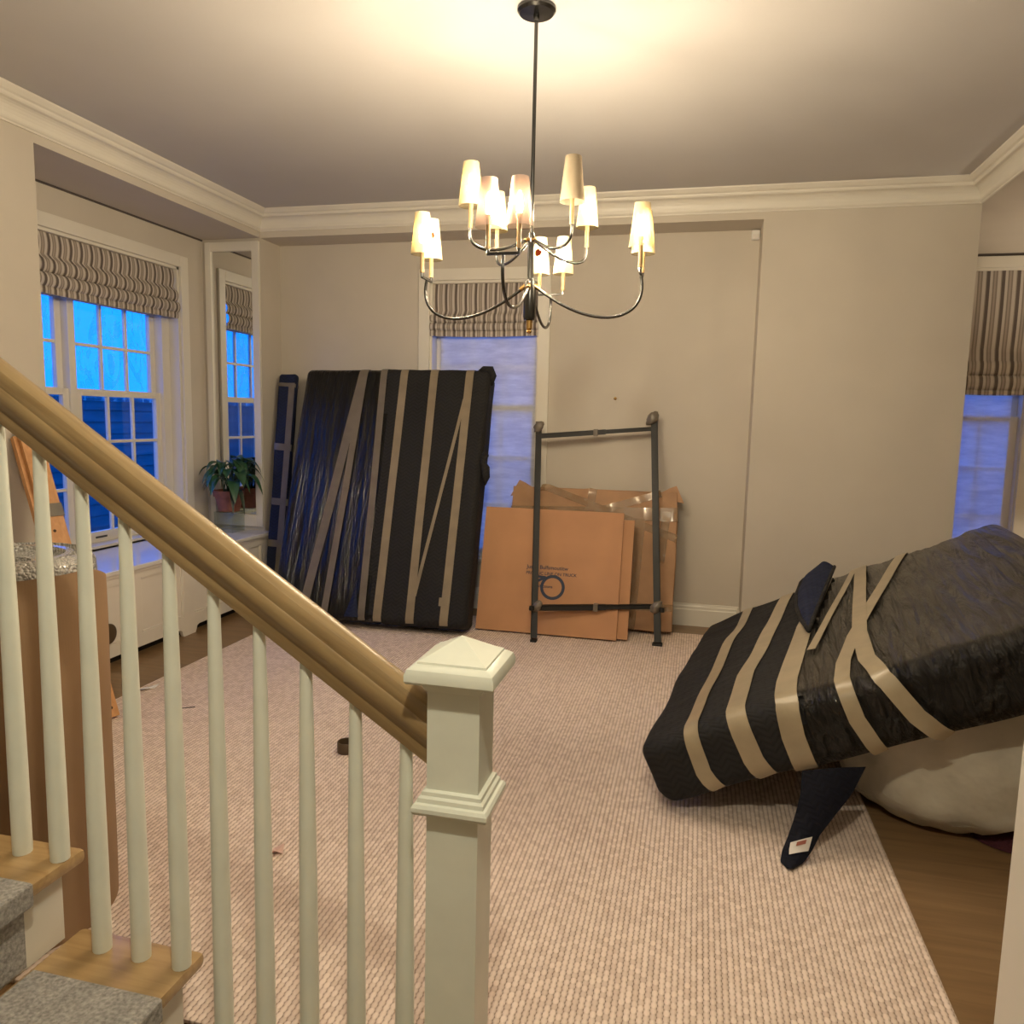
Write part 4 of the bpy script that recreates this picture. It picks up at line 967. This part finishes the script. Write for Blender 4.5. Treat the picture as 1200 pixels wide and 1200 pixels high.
for i in range(40):
    a = -2.75 + i/39*1.3; pts.append((bc.x + cos(a)*(br_.x-.005), bc.y + sin(a)*(br_.y-.028), .060 + .10*max(0, (i-22)/17) + .012*mnoise.noise(Vector((a*4, 0, 0)))))
m.tube(pts, .009, 8); obj('bag_seam', m, M['bag'], t, smooth=True)
# maroon knitted throw on the wood floor
m = MB()
def knit(u, v):
    a = 2*pi*u; r_ = .27*(1-v) + .001; 
    return (1.32 + r_*cos(a)*.85, 3.13 + r_*sin(a)*.50, .004 + min(.085, max(0, (1.32 + r_*cos(a)*.85 - 1.03)*.45))*v**.5*(.85 + .15*mnoise.noise(Vector((cos(a)*2, sin(a)*2, v*3)))))
m.grid(knit, 40, 12); prop(obj('knitted_throw', m, M['maroon'], smooth=True), 'crumpled maroon knitted throw on the wood floor beside the white bag', 'throw')

# ================================================================= ROLL, PINE BOARD
rcx, rcy, rr = -1.945, 1.800, .250
t = thing('wrapped_roll', 'upright bubble-wrapped roll in brown cardboard behind the stair balusters', 'roll', (rcx, rcy, 0))
m = MB()
def wrap(u, v):
    a = radians(-150) + u*radians(352); r_ = rr + .006*u + .008*mnoise.noise(Vector((cos(a)*1.4, sin(a)*1.4, v*2))); top = 1.030 + .012*mnoise.noise(Vector((cos(a)*2, sin(a)*2, 0))) + .05*max(0, min(1, (cos(a + .35)-.45)*2.2))
    return (rcx + r_*cos(a), rcy + r_*sin(a), .0135 + top*v)
m.grid(wrap, 72, 10); m.grid(lambda u, v: Vector(wrap(u, v))*1 - Vector((cos(radians(-150) + u*radians(352))*.006, sin(radians(-150) + u*radians(352))*.006, 0)), 72, 10); obj('cardboard_wrap', m, M['wrapcard'], t, smooth=True)
m = MB(); pf = [(.001,.02),(rr-.018,.02),(rr-.018,1.075),(rr-.020,1.10),(rr-.030,1.12),(rr-.05,1.13),(rr-.055,1.115),(rr-.075,1.115),(rr-.08,1.127),(rr-.10,1.127),(rr-.105,1.11),(.06,1.107),(.055,1.065),(.001,1.065)]
m.lathe(pf, (rcx, rcy, 0), 48); obj('bubble_wrap', m, M['bubble'], t, smooth=True, auto=50)

t = thing('pine_board', 'long orange pine board with a tape band leaning on the left pier', 'board', (-2.8, 3.15, 0))
b0, b1 = Vector((-2.800, 3.115, .020)), Vector((-3.405, 3.318, 1.435))
dv = (b1-b0).normalized(); wv = Vector((0.30, .95, 0)); wv = (wv - dv*wv.dot(dv)).normalized(); nv = dv.cross(wv).normalized()
if nv.x < 0: nv = -nv
def board_box(a, b, w_, th, ext=0.0):
    mb = MB(); p, q = b0.lerp(b1, a), b0.lerp(b1, b); h_ = wv*(w_/2+ext); k_ = nv*(th/2+ext)
    v8 = [p-h_-k_, p+h_-k_, p+h_+k_, p-h_+k_, q-h_-k_, q+h_-k_, q+h_+k_, q-h_+k_]
    return mb.add(v8, [(0,3,2,1),(4,5,6,7),(0,1,5,4),(1,2,6,5),(2,3,7,6),(3,0,4,7)])
obj('plank', board_box(0, 1, .105, .030), M['pine'], t)
nv_off = nv*-.034
sv = (b0, b1); b0, b1 = b0 + nv_off + Vector((.0, -.02, .012)), b1 + nv_off + Vector((0, -.02, 0)); obj('plank', board_box(.0, .985, .105, .030), M['pine'], t); b0, b1 = sv
o_ = obj('tape_band', MB().add(*(lambda mb: (mb.v, mb.f))(board_box(.69, .735, .108, .036, .003))), M['tape_grey'], t)
for f_, s_ in ((.64, -.012), (.03, .02), (.02, -.03), (.96, .025)):
    q = b0.lerp(b1, f_) + wv*s_ + nv*.0158; m = MB(); m.lathe([(.001,0),(.008,0),(.008,.001),(.001,.001)], n=12); m.xf(Matrix.Translation(q) @ nv.to_track_quat('Z', 'Y').to_matrix().to_4x4()); obj('screw_hole', m, M['screw'], t)

# ================================================================= PLANT
t = thing('acrylic_stand', 'clear acrylic box stand under the potted plant', 'stand', (-3.69, 5.50, .59))
m = MB()
for (a, b, c, d) in ((-.085,-.081,-.085,.085),(.081,.085,-.085,.085),(-.081,.081,-.085,-.081),(-.081,.081,.081,.085)): m.box(-3.69+a, -3.69+b, 5.50+c, 5.50+d, .591, .752)
obj('wall', m, M['acrylic'], t)
m = MB(); m.box(-3.775, -3.605, 5.415, 5.585, .752, .757); obj('top', m, M['acrylic'], t)
t = thing('potted_plant', 'leafy green house plant in a terracotta pot before the mirror', 'plant', (-3.69, 5.50, .757))
pc = Vector((-3.69, 5.50, .758))
m = MB(); m.lathe([(.001,0),(.078,0),(.083,.004),(.108,.118),(.119,.120),(.124,.168),(.116,.170),(.110,.150),(.001,.150)], pc, 30); obj('pot', m, M['terracotta'], t, smooth=True, auto=35)
m = MB(); m.lathe([(.001,.156),(.109,.152)], pc, 24, close=False); obj('soil', m, M['soil'], t)
def leaf(base, az, reach, rise, droop, ln_, wd, mt):
    d = Vector((cos(az), sin(az), 0)); s = Vector((-sin(az), cos(az), 0))
    tip0 = base + d*reach + Vector((0,0,rise))
    m = MB(); tip0.y = min(tip0.y, YP - .04); st = [base.lerp(tip0, i/6) + Vector((0,0,.06*sin(pi*i/6)*.6)) for i in range(7)]; m.tube(st, .0028, 6); 
    def fn(u, v):
        w_ = wd*(sin(pi*min(1, u*.96 + .04))**.75)*(1 - .45*u); y_ = (v-.5)*w_
        c = tip0 + d*(ln_*(u - .18*u*u)) + Vector((0,0, ln_*(.32*u - droop*u*u))); q_ = c + s*y_ + Vector((0,0, abs(v-.5)*w_*.45)); q_.y = min(q_.y, YP - .035 - .01*v); return q_
    m.grid(fn, 10, 6); return obj('leaf', m, mt, t, smooth=True, recalc=False)
rl = random.Random(11)
specs = [(3.25, .15, .20, .75, .17, .05), (3.6, .10, .12, .95, .17, .055), (2.9, .11, .14, .85, .16, .05), (-.2, .08, .22, .5, .17, .085), (.5, .07, .25, .45, .17, .085), (-1.2, .06, .24, .5, .17, .08), (-1.8, .05, .20, .7, .16, .075),
         (-.6, .11, .17, .9, .18, .085), (.1, .13, .13, 1.1, .19, .075), (-.9, .13, .10, 1.2, .19, .08), (1.3, .06, .22, .5, .16, .08), (-2.3, .08, .16, .8, .15, .06), (-.3, .05, .28, .4, .15, .08), (-1.5, .10, .12, 1.1, .16, .075), (.3, .15, .19, .95, .16, .06), (2.1, .05, .22, .6, .15, .07), (-.75, .04, .24, .45, .16, .08), (-1.0, .09, .19, .7, .16, .08)]
for i, (az, rc, rs, dr, ln_, wd) in enumerate(specs):
    b_ = pc + Vector((.03*cos(az*1.7 + i), .03*sin(az*2.1 + i), .150)); leaf(b_, az, rc, rs, dr, ln_, wd*(1.15 if i < 3 else 1.5), M['leaf'])
for i in range(16):
    az = rl.uniform(-2.4, 1.4); b_ = pc + Vector((rl.uniform(-.04, .05), rl.uniform(-.04, .03), .150)); leaf(b_, az, rl.uniform(.03, .12), rl.uniform(.12, .27), rl.uniform(.6, 1.3), rl.uniform(.13, .17), rl.uniform(.075, .105), M['leaf'])
for az in (-.55, -.95): leaf(pc + Vector((.04, -.02, .150)), az, .10, .03, 1.6, .15, .05, M['leaf_dark'])

# ================================================================= SMALL THINGS
m = MB(); m.lathe([(.036,0),(.041,0),(.042,.003),(.042,.047),(.040,.05),(.036,.05),(.0355,.047),(.0355,.003),(.036,0)], (-1.508, 3.115, .0125), 30, close=False)
prop(obj('tape_core', m, M['tapecore'], smooth=True, auto=40), 'empty brown tape roll core lying on the carpet', 'tape roll')
def scrap(name, pts, mt, label, cat, z=.013, curl=.012):
    m = MB(); c = Vector((sum(p[0] for p in pts)/len(pts), sum(p[1] for p in pts)/len(pts), z + .003)); n = len(pts)
    top = [(p[0], p[1], z + (curl if i % 2 else .001)) for i, p in enumerate(pts)]
    m.add(top + [tuple(c)] + [(p[0], p[1], p[2] + .0008) for p in top] + [(c.x, c.y, c.z + .0008)], [(i, (i+1) % n, n) for i in range(n)] + [(n+1+i, n+1+(i+1) % n, 2*n+1) for i in range(n)] + [(i, (i+1) % n, n+1+(i+1) % n, n+1+i) for i in range(n)])
    prop(obj(name, m, mt), label, cat)
scrap('plastic_scrap', [(-2.985,3.50),(-2.93,3.49),(-2.885,3.56),(-2.89,3.61),(-2.93,3.58)], M['paper'], 'torn white scrap on the carpet edge by the radiator cover', 'scrap')
scrap('paper_scrap', [(-1.405,2.265),(-1.372,2.262),(-1.352,2.285),(-1.362,2.315),(-1.398,2.31)], M['pink'], 'small crumpled pinkish paper scrap on the carpet near the balusters', 'scrap', curl=.022)
m = MB(); m.tube([(-2.62,3.30,.0145),(-2.60,3.33,.0145),(-2.555,3.35,.0145),(-2.50,3.385,.0145)], .002, 6); prop(obj('cable_tie', m, M['dark_gap'], smooth=True), 'thin dark plastic tie lying on the carpet', 'cable tie')
t = thing('motion_sensor', 'small white motion sensor high in the corner of the recess', 'sensor', (.325, 5.90, 2.88))
m = MB(); m.box(.292, .352, 5.905, 5.949, 2.855, 2.925, .012); obj('housing', m, M['white_plastic'], t)
m = MB(); m.box(.300, .344, 5.899, 5.906, 2.862, 2.892, .005); obj('lens', m, M['label_white'], t)
m = MB(); m.lathe([(.001,0),(.012,0),(.012,.003),(.006,.006),(.005,.02),(.001,.021)], n=12); m.xf(Matrix.Translation((-.637, YR, 1.723)) @ Matrix.Rotation(pi/2, 4, 'X')); prop(obj('wall_hook', m, M['brass'], smooth=True, auto=40), 'small brass picture hook nail in the back wall', 'wall hook')

scene.cycles.use_denoising = True
scene.cycles.max_bounces = 10; scene.cycles.diffuse_bounces = 5; scene.cycles.transparent_max_bounces = 16
scene.cycles.sample_clamp_indirect = 6
